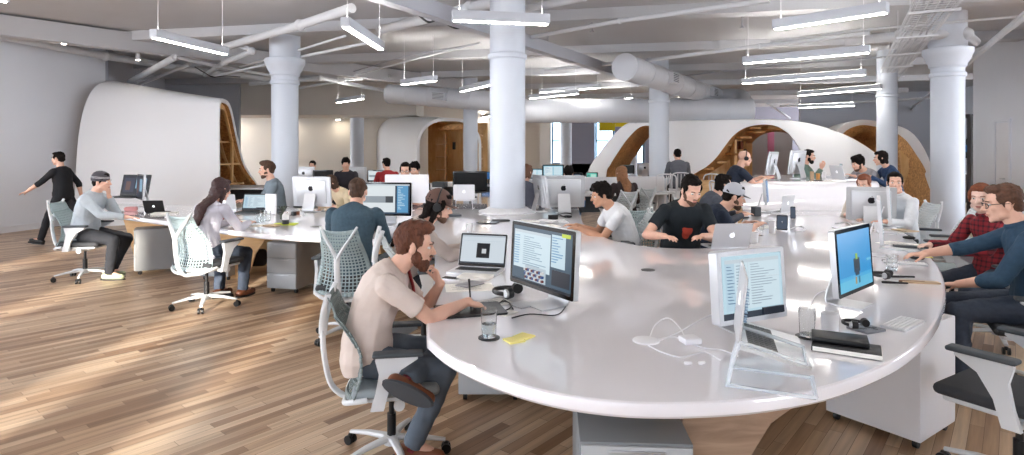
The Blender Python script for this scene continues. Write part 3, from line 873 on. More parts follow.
    if beard:
        m = MB()
        g = .0 if beard == 'full' else -.0045
        H(m, (0, .046, -.080), (.053 + g, .049 + g, .038 + g)); H(m, (0, .062, -.096), (.035 + g, .033 + g, .026 + .014*(beard == 'full')))
        for q in (-1, 1): H(m, (q*.052, .022, -.052), (.021 + g, .033 + g, .038)); H(m, (q*.065, .004, -.014), (.011 + g*.5, .014, .028))
        H(m, (0, .095, -.0405), (.027, .012 + g*.5, .006))
        hairpart(m, amt=.7 if beard == 'full' else .35, mt=(beardm or hairm) if beard == 'full' else mat('short_beard', (92, 66, 52), .8, noise_amt=.25, nscale=80), nm='beard')
    if face:
        for q in (-1, 1):
            m = MB(); H(m, (q*.030, .0775, .010), (.0135, .0105, .0078))
            e_ = raw('eye', m, M_eye)
            m = MB(); H(m, (q*.030, .0868, .0095), (.0052, .0022, .0055)); raw('iris', m, M_iris, par=e_)
            m = MB(); m.tube([HT @ V((q*.016, .094, .030)), HT @ V((q*.030, .0925, .034)), HT @ V((q*.046, .080, .030))], .0032, 6)
            raw('eyebrow', m, hairm or mat('brow', (70, 50, 36), .8))
        m = MB(); H(m, (0, .094, -.054), (.020, .0075, .0045)); H(m, (0, .0925, -.0615), (.016, .007, .0042)); raw('lips', m, M_lip)
    if glasses:
        m = MB()
        for q in (-1, 1):
            m.tube([HT @ V((q*.033 + .023*math.cos(a), .103 - .012*abs(math.cos(a)) if True else 0, .006 + .017*math.sin(a))) for a in [2*PI*i/14 for i in range(14)]], .0024, 6, close=True)
            m.tube([HT @ V((q*.055, .094, .012)), HT @ V((q*.080, .05, .014)), HT @ V((q*.086, -.01, .010))], .0024, 6)
        m.tube([HT @ V((-.011, .103, .010)), HT @ V((.011, .103, .010))], .0024, 6)
        raw('glasses', m, M_blk, 'dark-rimmed glasses')
    if hat == 'cap' or hat == 'pale_cap':
        m = MB(); H(m, (0, -.018, .056), (.088, .104, .090))
        # cut flat underneath: keep the dome only
        m2 = MB(); n = 20; rs = []
        for t in range(7):
            a = PI/2 * t / 6
            rs.append([HT @ V((.088*math.cos(a)*math.cos(2*PI*i/n), -.014 + .106*math.cos(a)*math.sin(2*PI*i/n), .048 + .098*math.sin(a) + .002)) for i in range(n)])
        rs.insert(0, [HT @ V((.086*math.cos(2*PI*i/n), -.014 + .104*math.sin(2*PI*i/n), .030)) for i in range(n)])
        m2.rings(rs); c_ = raw('cap', m2, hatm)
        m3 = MB(); rs = []
        for z in (0, .004):
            r_ = []
            for i in range(13):
                a = PI * i / 12
                r_.append((.070*math.cos(a), .070 + .085*math.sin(a), .044 + z - .014*math.sin(a) - .012*abs(math.cos(a))))
            r_ += [(-.070*math.cos(PI*i/12)*-1 if False else .070*math.cos(PI*(12-i)/12), .060, .046 + z) for i in range(1, 12)]
            rs.append([HT @ V(p_) for p_ in r_])
        m3.rings(rs); raw('peak', m3, mat('cap_peak', (60, 60, 66), .8) if hat == 'pale_cap' else hatm, par=c_)
    if hat == 'beanie':
        n = 20; rs = []
        for t, (rr, z) in enumerate([(.090, .012), (.095, .030), (.094, .050), (.088, .082), (.072, .112), (.045, .132), (.015, .140)]):
            rs.append([HT @ V((rr*math.cos(2*PI*i/n)*.96, -.020 + rr*1.12*math.sin(2*PI*i/n), z)) for i in range(n)])
        m2 = MB(); m2.rings(rs); c_ = raw('beanie', m2, hatm)
        m3 = MB()
        for z, rr in ((.052, .0955), (.066, .0935)):
            m3.tube([HT @ V((rr*math.cos(2*PI*i/n)*.96, -.020 + rr*1.12*math.sin(2*PI*i/n), z)) for i in range(n)], .0018, 6, close=True)
        raw('stripe', m3, M_white, par=c_)
    if phones:
        m = MB(); m.tube([HT @ V((.096*math.cos(a), -.014, .02 + .125*math.sin(a))) for a in [PI*i/14 for i in range(15)]], .007, 8)
        for q in (-1, 1): m.cyl(HT @ V((q*.080, -.004, 0)), HT @ V((q*.106, -.004, 0)), .034, .032, 16)
        raw('headphones', m, M_blk, 'black over-ear headphones')
    if logo:
        # printed figure on the chest, laid on the front of the shirt
        m = MB()
        c, u, _ = pts[4]; ff = f6; k = 0
        for (x, z, rr, sc) in logo:
            cc = c + r6 * x + u * z + ff * (.118*bw + .016)
            m.ell(cc, (rr, .006, rr*sc), n=10)
        raw('chest_print', m, mat('red_print', (176, 66, 50), .8), 'red printed head on the chest')
    return body, dict(pts=pts, head=hc, HT=HT, arms=arms, legs=legs, nb=nb)
# ------------------------------------------------------------------ camera, light, world
cam = bpy.data.cameras.new('camera'); co = bpy.data.objects.new('camera', cam); COL.objects.link(co)
co.location = (0, 0, CH); co.rotation_euler = (PI/2, 0, 0)
cam.sensor_width = 36; cam.lens = 36 * F / 1024; cam.shift_y = -(227.5 - HY) / 1024; cam.clip_start = 0.05; cam.clip_end = 200
scene.camera = co
w = bpy.data.worlds.new('sky'); scene.world = w; w.use_nodes = True
bg = w.node_tree.nodes['Background']; bg.inputs[0].default_value = (0.86, 0.92, 1.0, 1); bg.inputs[1].default_value = 7.0
scene.view_settings.view_transform = 'Standard'; scene.view_settings.look = 'None'
scene.view_settings.gamma = 1.0; scene.view_settings.use_curve_mapping = False
scene.view_settings.exposure = 1.14
scene.cycles.max_bounces = 10; scene.cycles.diffuse_bounces = 5; scene.cycles.glossy_bounces = 4
scene.cycles.transmission_bounces = 8; scene.cycles.transparent_max_bounces = 8
scene.cycles.use_denoising = True; scene.cycles.sample_clamp_indirect = 6.0
scene.cycles.caustics_reflective = False; scene.cycles.caustics_refractive = False
sun = bpy.data.lights.new('sun', 'SUN'); so = bpy.data.objects.new('sun', sun); COL.objects.link(so)
sun.energy = 5.5; sun.angle = math.radians(1.1); sun.color = (1.0, 0.92, 0.80)
sd_ = V((-0.02, 1.0, -0.205)); so.rotation_euler = sd_.to_track_quat('-Z', 'Y').to_euler(); so.location = (0, -8, 6)

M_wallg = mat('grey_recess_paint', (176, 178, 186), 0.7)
M_wall = mat('wall_paint', (226, 229, 236), 0.7, noise_amt=0.015, nscale=1.2)
M_wallc = mat('cream_wall_paint', (214, 208, 200), 0.7, noise_amt=0.015, nscale=1.2)
M_ceil = mat('ceiling_paint', (190, 191, 195), 0.75, noise_amt=0.03, nscale=0.8)
M_beam = mat('beam_paint', (176, 178, 186), 0.5)
M_pipe = mat('pipe_paint', (214, 216, 220), 0.45)
M_duct = mat('duct_paint', (206, 208, 214), 0.42, noise_amt=0.02, nscale=2)
M_col = mat('column_paint', (202, 208, 218), 0.5, noise_amt=0.02, nscale=2)
M_tube = mat('lamp_lens', (255, 255, 255), 0.4, emit=(255, 250, 242), estr=20.0)
M_spot = mat('spot_lens', (255, 255, 255), 0.4, emit=(255, 244, 225), estr=25.0)

ZC = 3.95
M_lamp = mat('lamp_housing_paint', (196, 200, 208), .5)
def slab(name, x0, x1, y0, y1, z0, z1, m):
    b = MB(); b.box(((x0+x1)/2, (y0+y1)/2, (z0+z1)/2), (abs(x1-x0), abs(y1-y0), abs(z1-z0)))
    return struct(b.build(name, m, smooth=0))
fl = MB(); fl.box((0, 14, -0.1), (44, 44, 0.2)); struct(fl.build('floor', floor_material(), smooth=0))
ce = MB(); ce.box((0, 14, ZC + 0.1), (44, 44, 0.2)); struct(ce.build('ceiling', M_ceil, smooth=0))

def wallseg(name, a, b, z0=0.0, z1=ZC, t=0.15, m=None):
    a, b = V((a[0], a[1], 0)), V((b[0], b[1], 0)); d = b - a; L = d.length
    k = MB(); k.box((0, 0, 0), (L, t, z1 - z0))
    c = (a + b) / 2
    o = k.build(name, m or M_wall, None, (c.x, c.y, (z0 + z1) / 2), math.atan2(d.y, d.x), smooth=0)
    return struct(o)
# left wall, its return, deeper grey wall
def window_wall(nm, a, b, f0, f1, n):  # unseen window openings, put in to fill the room with daylight
    a, b = V((a[0], a[1], 0)), V((b[0], b[1], 0))
    A, B = a.lerp(b, f0), a.lerp(b, f1)
    if f0 > 0: wallseg(nm + '_near', a, A)
    if f1 < 1: wallseg(nm, B, b)
    wallseg(nm + '_sill', A, B, 0, .6); wallseg(nm + '_head', A, B, 3.4, ZC)
    for i in range(1, n):
        p = A.lerp(B, i/n); d = (B - A).normalized() * .15; wallseg(nm + '_pier_%d' % i, p - d, p + d, .6, 3.4)
    for i in range(n):
        p = A.lerp(B, (i+.5)/n); L = (B - A).length / n
        pl_ = bpy.data.lights.new('sky_portal', 'AREA'); pl_.shape = 'RECTANGLE'; pl_.size = L - .3; pl_.size_y = 2.8; pl_.cycles.is_portal = True
        po = bpy.data.objects.new('sky_portal', pl_); COL.objects.link(po); po.location = (p.x, p.y, 2.0)
        d = (B - A).normalized(); nn = V((-d.y, d.x, 0))
        if nn.dot(V((0, 5, 0)) - p) < 0: nn = -nn
        po.rotation_euler = nn.to_track_quat('-Z', 'Y').to_euler()
window_wall('wall_left', (-13.6, -6.0), (-9.38, 13.75), .05, .74, 5)
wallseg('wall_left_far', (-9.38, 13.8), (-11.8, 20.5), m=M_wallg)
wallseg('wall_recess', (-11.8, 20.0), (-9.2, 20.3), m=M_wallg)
wallseg('wall_back_left', (-14.5, 23.5), (-4.6, 23.2), m=M_wallc)
b = MB(); b.box((0, 0, 0), (11.2, 1.8, 1.15)); struct(b.build('trim_1', M_wallc, None, (-8.9, 21.6, 2.8 + .575), 0, smooth=0), 'deep cream soffit above the back wall')
wallseg('wall_back_centre', (-4.6, 23.2), (-1.4, 26.0), m=M_wallc)
wallseg('wall_back_middle', (-1.4, 26.0), (1.2, 26.2), m=M_wallc)
# far window wall
fw = [(1.2, 33.0), (2.3, 33.0), (3.55, 33.0), (4.1, 33.0), (5.2, 33.0), (12.0, 33.0)]
wallseg('wall_far_left', (-4, 33), (2.15, 33), m=M_wallc)
M_blind = mat('lavender_far_wall', (128, 126, 138), 0.7)
M_wfr = mat('dark_window_frame', (40, 46, 54), 0.5)
M_sky = mat('window_daylight', (230, 240, 250), 0.3, emit=(190, 222, 240), estr=1.5)
def window(idx, x0, x1, z0, z1, y):
    t = MB()
    t.box(((x0+x1)/2, y, z0 - .03), (x1-x0+.1, .14, .06)); t.box(((x0+x1)/2, y, z1 + .03), (x1-x0+.1, .14, .06))
    t.box((x0 - .03, y, (z0+z1)/2), (.08, .14, z1-z0+.1)); t.box((x1 + .03, y, (z0+z1)/2), (.08, .14, z1-z0+.1))
    t.box(((x0+x1)/2, y, (z0+z1)/2 + .1), (x1-x0, .10, .07))
    o = struct(t.build('window_%d' % idx, M_wfr, smooth=0), 'dark framed sash window far away')
    g = MB(); g.box(((x0+x1)/2, y, (z0+z1)/2), (x1-x0, .01, z1-z0)); g.build('pane', M_glass if False else mat('pane_glass', (235, 245, 250), 0.02, trans=1.0, ior=1.05), o, smooth=0)
    return o
window(1, 2.25, 3.05, 0.9, 3.1, 33.0); wallseg('wall_far_pier', (3.12, 33), (4.55, 33), m=M_blind)
window(2, 4.65, 5.55, 0.9, 3.1, 33.0); wallseg('wall_far_pier_right', (5.65, 33), (6.2, 33), m=M_blind)
window(3, 6.3, 7.2, 0.9, 3.1, 33.0); wallseg('wall_far_right', (7.3, 33), (22, 33), m=M_blind)
wallseg('wall_far_top', (2.15, 33), (7.3, 33), 3.16, ZC, m=M_blind); wallseg('wall_far_sill', (2.15, 33), (7.3, 33), 0, 0.84, m=M_wallc)
# facade of the house across the street, seen through the far windows
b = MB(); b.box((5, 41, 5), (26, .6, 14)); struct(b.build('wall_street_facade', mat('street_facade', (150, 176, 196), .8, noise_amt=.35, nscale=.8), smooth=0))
# yellow and magenta wall panels far behind the arch
for x, y, z, sx, sz, c, n in ((5.15, 27.0, 3.0, 1.0, .7, (226, 205, 20), 'yellow'), (4.2, 26.5, 2.9, .7, .9, (222, 202, 30), 'yellow'), (9.06, 21.0, 1.35, .22, 1.9, (196, 110, 140), 'pink')):
    k = MB(); k.rbox((0, 0, 0), (sx, .08, sz), .02); o = simple('wall_panel', {5.15: 'yellow panel hung inside the far arch opening', 4.2: 'yellow panel left of the far arch, above green screen', 9.06: 'pink upright panel behind the large arch opening'}[x], 'panel', k, mat('panel_' + n, c, .6), (x, y, z))
# right side
window_wall('wall_right', (7.45, 3.4), (10.85, 14.0), .03, .60, 3)
wallseg('wall_right_near', (7.45, 3.4), (7.2, -1.0))
wallseg('wall_right_far', (17.0, 24.3), (17.0, 10.0))
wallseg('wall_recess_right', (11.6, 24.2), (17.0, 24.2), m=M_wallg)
# rear facade behind the camera: piers with tall window gaps
rb = -6.0
gaps = [(-13.3, -10.0), (-9.3, -8.5), (-6.9, -6.4), (-4.95, -4.5), (-3.05, -2.65), (-1.95, -1.68)]  # slits sized to cast sun streaks; widest gap added to brighten the left
gaps.sort()
x = -13.8
i = 1
for g0, g1 in gaps + [(9.0, 9.0)]:
    if g0 > x: wallseg('wall_rear_pier_%d' % i, (x, rb), (g0, rb), t=.3)
    if g1 > g0:
        wallseg('wall_rear_sill_%d' % i, (g0, rb), (g1, rb), 0, .35, .3); wallseg('wall_rear_head_%d' % i, (g0, rb), (g1, rb), 3.35, ZC, .3)
        pl_ = bpy.data.lights.new('sky_portal', 'AREA'); pl_.shape = 'RECTANGLE'; pl_.size = g1 - g0; pl_.size_y = 3.0
        pl_.cycles.is_portal = True
        po = bpy.data.objects.new('sky_portal', pl_); COL.objects.link(po); po.location = ((g0+g1)/2, rb, 1.85); po.rotation_euler = (-PI/2, 0, PI)
        po.rotation_euler = V((0, 1, 0)).to_track_quat('-Z', 'Y').to_euler()
    x = g1; i += 1
wallseg('wall_right_rear_pier', (7.2, -1.0), (8.8, -6.0), 0, .5)
wallseg('wall_right_rear_head', (7.2, -1.0), (8.8, -6.0), 3.4, ZC)
# baseboard of the left wall
a, b_ = V((-13.6, -6.0, 0)), V((-9.38, 13.75, 0)); dd = (b_ - a); nrm = V((dd.y, -dd.x, 0)).normalized()
k = MB(); k.box((0, 0, 0), (dd.length, .02, .12)); c = (a + b_)/2 + nrm * .086
struct(k.build('baseboard_left', M_white, None, (c.x, c.y, .06), math.atan2(dd.y, dd.x), smooth=0))
# doors of the right wall
rd = V((10.85-7.45, 14.0-3.4, 0)).normalized(); rn = V((-rd.y, rd.x, 0))
def on_right(px, off=0.09):
    """point of the right wall seen at column px"""
    k_ = (px - CX) / F; p0 = V((7.45, 3.4, 0)); t_ = (k_ * p0.y - p0.x) / (rd.x - k_ * rd.y)
    return p0 + rd * t_ + rn * off
p0, p1 = on_right(1001), on_right(1014)
c = (p0 + p1)/2; L = (p1 - p0).length
k = MB()
k.box((-L/2 - .05, 0, 1.1), (.06, .03, 2.26)); k.box((L/2 + .05, 0, 1.1), (.06, .03, 2.26)); k.box((0, 0, 2.22), (L + .16, .03, .06))
dr = struct(k.build('door_1', M_wall, None, c, math.atan2(rd.y, rd.x), smooth=0), 'pale flush door in the right wall')
k = MB(); k.box((0, -.01, 1.09), (L, .02, 2.16)); k.build('door_leaf', M_white, dr, smooth=0)
k = MB(); k.tube([(-L/2 + .12, .02, 1.0), (-L/2 + .12, .06, 1.0), (-L/2 + .24, .06, 1.0)], .011); k.build('door_handle', M_alu, dr)
# dark door frame at the end of the right wall and the pantry behind it
k = MB(); e = V((10.85, 14.05, 0)); k.box((e.x + .02, e.y + .12, 1.2), (.16, .12, 2.4)); k.box((e.x + .3, e.y + .5, 2.42), (.7, .8, .06))
struct(k.build('door_2', mat('dark_door_frame', (52, 46, 46), .5), smooth=0), 'dark brown door frame at the end of the right wall')
t = thing('wall_screen', 'dark wall screen with a small blue picture beyond the right doorway', 'screen', (15.0 if False else 14.35, 18.8, 1.65), rzf(-.6, -1))
k = MB(); k.rbox((0, 0, 0), (.9, .06, .62), .01); k.build('housing', M_blk, t)
put_screen(V((0, .032, 0)), V((-1, 0, 0)), V((0, 0, 1)), .45, .2, 'blue', t)
t = thing('pantry_counter', 'pale pantry counter with dark base beyond the right doorway', 'counter', (13.4, 18.4, 0), rzf(-.6, -1))
k = MB(); k.rbox((0, 0, .45), (2.2, .6, .86), .01); k.build('base_unit', mat('dark_wood', (70, 56, 48), .5), t)
k = MB(); k.rbox((0, 0, .90), (2.3, .66, .05), .01); k.build('worktop', M_white, t)
for i in range(5):
    k = MB(); k.lathe([(.03, 0), (.04, .02), (.04, .16), (.015, .2), (.015, .25)], n=12)
    bt = simple('bottle', 'small bottle standing on the pantry counter beyond the doorway', 'bottle', k, mat('bottle_%d' % (i % 3), [(180, 190, 200), (120, 90, 70), (210, 205, 190)][i % 3], .2), (12.9 + .22*i, 18.55 - .12*i, .926), group='bottles on the pantry counter')

# ------------------------------------------------------------------ ceiling structure
def bar(name, a, b, w, h, m, kind='structure', label=None):
    a, b = V(a), V(b); d = b - a; L = d.length
    k = MB(); k.box((0, 0, 0), (L, w, h))
    o = k.build(name, m, None, (a + b)/2, 0, smooth=0)
    o.rotation_euler = (0, -math.asin(d.z / L), math.atan2(d.y, d.x))
    return struct(o, label)
# ribs running away to the left
for i, d0 in enumerate([9.4, 13.0, 16.6, 20.6, 25.0, 29.5]):
    bar('ceiling_rib_%d' % (i+1), (-15, d0 + 4.2, ZC - .09), (15, d0 - 2.2, ZC - .09), .34, .18, M_ceil)
# the main steel beam from column to column
bar('ceiling_beam', (-2.9, 5.0, 3.52), (4.6, 18.4, 3.52), .17, .22, M_beam)
bar('ceiling_beam_left', (-12.4, 5.7, 3.74), (-1.0, 20.5, 3.74), .3, .35, M_ceil)

def pipe(label, pts, r, m=None, name='ceiling_pipe', cat='pipe', group=None, joints=True):
    k = MB(); k.tube(pts, r, 12)
    if joints:
        for p in pts[1:-1]: k.ell(p, (r*1.35,)*3, n=10)
    o = k.build(name, m or M_pipe, smooth=50)
    return tag(o, label, cat, group)
pipe('thick white pipe running along the top of the left wall', [P(-60, 22, 3.72), P(0, 35, 3.72), P(105, 56, 3.72), P(200, 71, 3.72), P(272, 79, 3.72)], .085)
pipe('thin dark lighting track above the left wall pipe', [P(-40, 16, 3.86), P(0, 25, 3.86), P(150, 50, 3.86)], .014, M_pad)
pipe('short white pipe slanting above the left white shell', [P(130, 82, 3.3), P(175, 57, 3.5)], .07)
pipe('thinner white pipe beside the slanting one above the left shell', [P(140, 84, 3.35), P(190, 64, 3.5)], .045)
pipe('thick white pipe rising to the right above the left column', [P(218, 49, 3.62), P(300, 25, 3.62), P(352, 8, 3.62)], .07)
pipe('white elbow pipe below the rising pipe at left', [P(205, 75, 3.5), P(225, 62, 3.5), P(252, 51, 3.5), P(240, 45, 3.6)], .055)
pipe('slim white pipe passing in front of the left column capital', [P(215, 76, 3.4), P(300, 57, 3.4), P(372, 42, 3.4)], .028)
pipe('second slim white pipe above the left column capital', [P(240, 67, 3.5), P(300, 50, 3.5), P(345, 36, 3.5)], .022)
pipe('white pipe from the left hanger to the left column', [P(175, 57, 3.45), P(215, 66, 3.45), P(275, 76, 3.45)], .035)
pipe('long thin conduit crossing above the centre left lamps', [P(345, 78, 3.6), P(420, 58, 3.6), P(480, 43, 3.6)], .02)
pipe('second thin conduit below the centre left conduit', [P(352, 72, 3.7), P(405, 56, 3.7), P(470, 45, 3.7)], .014, M_beam)
pipe('white pipe from the middle column rising to upper right', [P(526, 38, 3.6), P(620, 21, 3.6), P(770, 0, 3.6)], .035)
pipe('white pipe above the big duct end running right', [P(545, 70, 3.55), P(650, 60, 3.55), P(760, 46, 3.55), P(870, 33, 3.55)], .04)
pipe('bright strip pipe at top centre rising right', [P(500, 14, 3.75), P(585, -3, 3.75)], .06)
pipe('second bright pipe at top centre', [P(380, 30, 3.7), P(470, 8, 3.7), P(500, 0, 3.7)], .08)
pipe('white pipe crossing under the cable tray to right column', [P(845, 41, 3.55), P(900, 36, 3.55), P(966, 34, 3.55), P(975, 42, 3.5)], .085)
pipe('white pipe running to the right column from upper right', [P(966, 66, 3.35), P(1000, 36, 3.35), P(1060, -8, 3.35)], .035)
pipe('thin white pipe beside the upper right one', [P(980, 50, 3.45), P(1030, 8, 3.45)], .025)
pipe('thin conduit at upper right behind the cable tray', [P(770, 42, 3.7), P(860, 30, 3.7), P(1024, 16, 3.7)], .02)
pipe('thin dark conduit above right lamps', [P(684, 76, 3.7), P(780, 65, 3.7), P(900, 56, 3.7)], .02, M_beam)
pipe('slanting white strut at far right of the large duct', [P(768, 104, 3.2), P(790, 118, 3.0)], .035)
pipe('long white conduit in the far ceiling above the right arch', [P(780, 106, 3.4), P(930, 98, 3.4)], .04)
pipe('bent far pipe in the ceiling left of the right column', [P(905, 118, 3.1), P(915, 105, 3.3), P(945, 82, 3.5)], .04)
pipe('thick pipe behind the left column at ceiling', [P(250, 84, 3.55), P(320, 78, 3.6), P(392, 92, 3.5)], .06)
pipe('far white pipe below the soffit at left', [P(300, 88, 3.5), P(345, 80, 3.6), P(390, 76, 3.7)], .04)
# black cable bundle hanging near the left lamp
cable('black cable loop hanging under the left pipes', [P(195, 67, 3.4), P(205, 73, 3.35), P(213, 77, 3.3), P(225, 76, 3.3), P(240, 77, 3.35)], .012, M_blk)
cable('black cables draped on the beam beside the middle column', [P(418, 14, 3.5), P(428, 22, 3.55), P(440, 20, 3.5), P(455, 28, 3.5), P(475, 25, 3.5)], .016, M_blk)

# sprinkler heads
for i, (px_, py_, lab) in enumerate([(592, 31, 'small sprinkler head under ceiling right of the middle column'), (742, 27, 'round ceiling sensor between the upper right lamps'), (548, 52, 'small sprinkler head on the beam side'), (345, 96, 'sprinkler drop in front of the back soffit')]):
    p = P(px_, py_, 3.62); k = MB(); k.cyl((0, 0, 0), (0, 0, ZC - p.z - .0), .012, n=8); k.cyl((0, 0, -.02), (0, 0, 0), .045, .03, n=14)
    simple('sprinkler_head', lab, 'sprinkler', k, M_beam, p)

# ------------------------------------------------------------------ pendant lamps
def lamp(a, b, label, w=.11, h=.11, z=3.0):
    A, B = P(a[0], a[1], z), P(b[0], b[1], z); d = B - A; L = d.length; c = (A + B)/2
    t = thing('linear_pendant_lamp', label, 'ceiling lamp', c, math.atan2(d.y, d.x), 'linear pendant lamps')
    k = MB(); k.rbox((0, 0, h/2 + .006), (L, w, h), .006, 2); k.build('housing', M_lamp, t)
    k = MB(); k.rbox((0, 0, .004), (L - .04, w * .72, .014), .004, 1); k.build('diffuser', M_tube, t)
    k = MB(); k.rbox((0, 0, h + .0075), (L - .06, w * .5, .003), .001, 1); k.build('uplight_diffuser', M_tube, t)
    for q in (-1, 1):
        k = MB(); k.cyl((q*(L/2 - .08), 0, h), (q*(L/2 - .08), 0, ZC - z), .004, n=6); k.build('suspension_wire', M_white, t)
LAMPS = [((153, 38), (226, 55), 'long white pendant lamp above the left white shell'),
 ((345, 27), (381, 50), 'pendant lamp seen end-on left of the steel beam'),
 ((402, 85), (436, 81), 'short pendant lamp between left and middle columns'),
 ((461, 92), (497, 84), 'pendant lamp partly behind the middle column on its left'),
 ((452, 21), (549, 25), 'pendant lamp crossing in front of the middle column top'),
 ((774, 30), (888, 13), 'uppermost and nearest of the pendant lamps at right'),
 ((743, 64), (870, 53), 'second pendant lamp from the top at right'),
 ((742, 84), (866, 75), 'third pendant lamp from the top at right'),
 ((798, 96), (881, 89), 'fourth pendant lamp from the top at right'),
 ((530, 99), (578, 94), 'pendant lamp just right of the middle column'),
 ((585, 105), (632, 98), 'pendant lamp above the horizontal duct by the duct end'),
 ((337, 103), (363, 99), 'far pendant lamp in front of the back soffit'),
 ((798, 108), (855, 106), 'far pendant lamp above the right end of the arch'),
 ((653, 104), (680, 101), 'far pendant lamp right of the narrow middle column'),
 ((805, 118), (862, 116), 'farthest pendant lamp low above the arch shoulder'),
 ((525, 128), (537, 127), 'tiny far pendant lamp right of the middle column at wall height'),
 ((480, 118), (493, 116), 'tiny far pendant lamp left of the middle column'),
 ((540, 93), (600, 88), 'far pendant lamp glowing behind the steel beam'),
 ((20, -20), (110, 2), 'pendant lamp out at the upper left'),
 ((600, -60), (720, -50), 'pendant lamp over the near desk lobe'),
 ((250, -55), (330, -30), 'pendant lamp over the left aisle'),
 ((900, -40), (1010, -60), 'pendant lamp over the right desk rim')]
for i_, (a, b, lab) in enumerate(LAMPS[:18]): lamp(a, b, lab, z=3.3 if i_ in (10, 13, 17) else 3.0)
for a, b, lab in LAMPS[19:]: lamp(a, b, lab, z=3.05)
def fill_lamp(x, y, ang, lab):  # unseen extra pendants, added to brighten the room and the left shell
    A = V((x, y, 3.05)); t = LAMP0; dup(t, lab, A, ang, 'added pendant lamps out of view')
LAMP0 = [o for o in bpy.data.objects if o.name.startswith('linear_pendant_lamp')][0]
for i, (x_, y_) in enumerate([(-9.5, 4.5), (-7.5, 2.0), (-5.5, 5.5), (-4.5, 1.0), (-2.0, -1.5), (1.0, -1.0), (3.5, 1.5), (5.5, 4.5), (-8.0, 7.5)]):
    fill_lamp(x_, y_, .6, 'linear pendant lamp added out of view to brighten the room')
# small spots
for i, (px_, py_, lab) in enumerate([(64, 44, 'small white spot lamp on the left wall pipe, left of the two'), (138, 60, 'small white spot lamp on the left wall pipe, right of the two')]):
    p = P(px_, py_, 3.55); t = thing('spot_lamp', lab, 'ceiling lamp', p, 0)
    k = MB(); k.cyl((0, 0, 0), (0, 0, .14), .05, .04, n=14); k.cyl((0, 0, .14), (0, 0, .30), .012, n=8); k.build('housing', M_white, t)
    k = MB(); k.cyl((0, 0, -.004), (0, 0, 0.002), .04, n=14); k.build('lamp_lens', M_spot, t)
for i, (x_, y_) in enumerate([(-8.6, 22.2), (-6.6, 22.2), (-10.6, 22.2)]):
    t = thing('recessed_spot', 'recessed spot lamp washing the cream back wall', 'ceiling lamp', (x_, 22.75, 2.80), 0, 'wall washing spots under the soffit')
    k = MB(); k.cyl((0, 0, -.06), (0, 0, 0), .10, n=16); k.build('ring', M_white, t)
    k = MB(); k.cyl((0, 0, -.066), (0, 0, -.06), .08, n=16); k.build('lamp_lens', mat('wash_lens', (255, 255, 255), .4, emit=(255, 240, 215), estr=60), t)

# ------------------------------------------------------------------ ducts
def duct(label, a, b, r, seams=6, cap=True, vents=()):
    a, b = V(a), V(b); d = (b - a).normalized(); L = (b - a).length
    t = thing('round_duct', label, 'duct', a, 0)
    k = MB(); k.tube([V((0, 0, 0)), (b - a)], r, 36); k.build('duct_body', M_duct, t)
    for i in range(seams + 1):
        k = MB(); q = (b - a) * (i / seams); q0 = q - d * .015; q1 = q + d * .015; k.tube([q0, q1], r + .012, 36); k.build('seam_ring', M_duct, t)
    for f, hh in vents:
        q = (b - a) * f; R_, U_ = frame_from(d)
        k = MB(); cpos = q + V((0, 0, r * .15)) - V((0, 0, 0))
        side = V((0, -1, 0)) - d * d.dot(V((0, -1, 0))); side.normalize()
        M4 = Matrix((( d.x, side.x, 0, 0), (d.y, side.y, 0, 0), (d.z, side.z, 1, 0), (0, 0, 0, 1)))
        c_ = q + side * (r + .02)
        k.rbox((0, 0, 0), (.46, .16, .24), .01, M=Matrix.Translation(c_) @ M4); v = k.build('vent_box', M_duct, t)
        k = MB()
        for j in range(5): k.box((0, .085, -.08 + j*.04), (.38, .01, .014), M=Matrix.Translation(c_) @ M4)
        k.build('grille', M_pad, v)
    return t
duct('big round duct with capped end running away right of centre', P(625, 67, 3.32), P(716, 97, 3.25), .275, 7, vents=((.30, 1), (.80, 1)))
duct('long horizontal round duct crossing behind the narrow middle column', (.3, 17.2, 2.72), (6.75, 17.0, 2.72), .34, 10)
duct('grey round duct with capped end left of the middle column', D(390, 94, 18.5), D(520, 103, 16.6), .29, 6, vents=((.45, 1),))
k = MB(); k.tube(catmull([P(716, 97, 3.25), V((6.9, 18.2, 3.2)), V((6.7, 17.4, 2.9)), V((6.4, 17.1, 2.75))], 5), .25, 24); simple('duct_elbow', 'round duct elbow joining the two ducts at right', 'duct', k, M_duct)

# cable tray
A, B = P(946, -8, 3.4), P(888, 80, 3.4); d = (B - A).normalized(); n_ = V((-d.y, d.x, 0)); L = (B - A).length
t = thing('cable_tray', 'white wire mesh cable tray left of the right column', 'cable tray', A, 0)
k = MB()
for q in (-.22, -.11, 0, .11, .22): k.tube([n_*q, n_*q + d*L], .006, 6)
for q in (-.24, .24):
    for z in (.05, .1): k.tube([n_*q + V((0, 0, z)), n_*q + d*L + V((0, 0, z))], .006, 6)
N_ = 70
for i in range(N_):
    o_ = d * (L*i/(N_-1)); k.tube([o_ - n_*.24 + V((0, 0, .1)), o_ - n_*.24, o_ + n_*.24, o_ + n_*.24 + V((0, 0, .1))], .005, 5)
k.build('wire_basket', M_pipe, t)
for i in range(5):
    k = MB(); o_ = d * (L*(i + .5)/5); k.box(o_ + V((0, 0, -.02)), (.56, .04, .03), math.atan2(n_.y, n_.x)); k.cyl(o_ + n_*.26, o_ + n_*.26 + V((0, 0, ZC-3.4)), .006, n=6); k.build('bracket', M_pipe, t)
k = MB()
for q in (-.12, -.03, .07, .15): k.tube(catmull([n_*q + V((0, 0, .03)) + d*(L*i/8) + n_*random.uniform(-.03, .03) for i in range(9)], 3), .014, 6)
simple('cable_bundle', 'grey cables lying in the mesh cable tray', 'cable', k, M_beam, A)

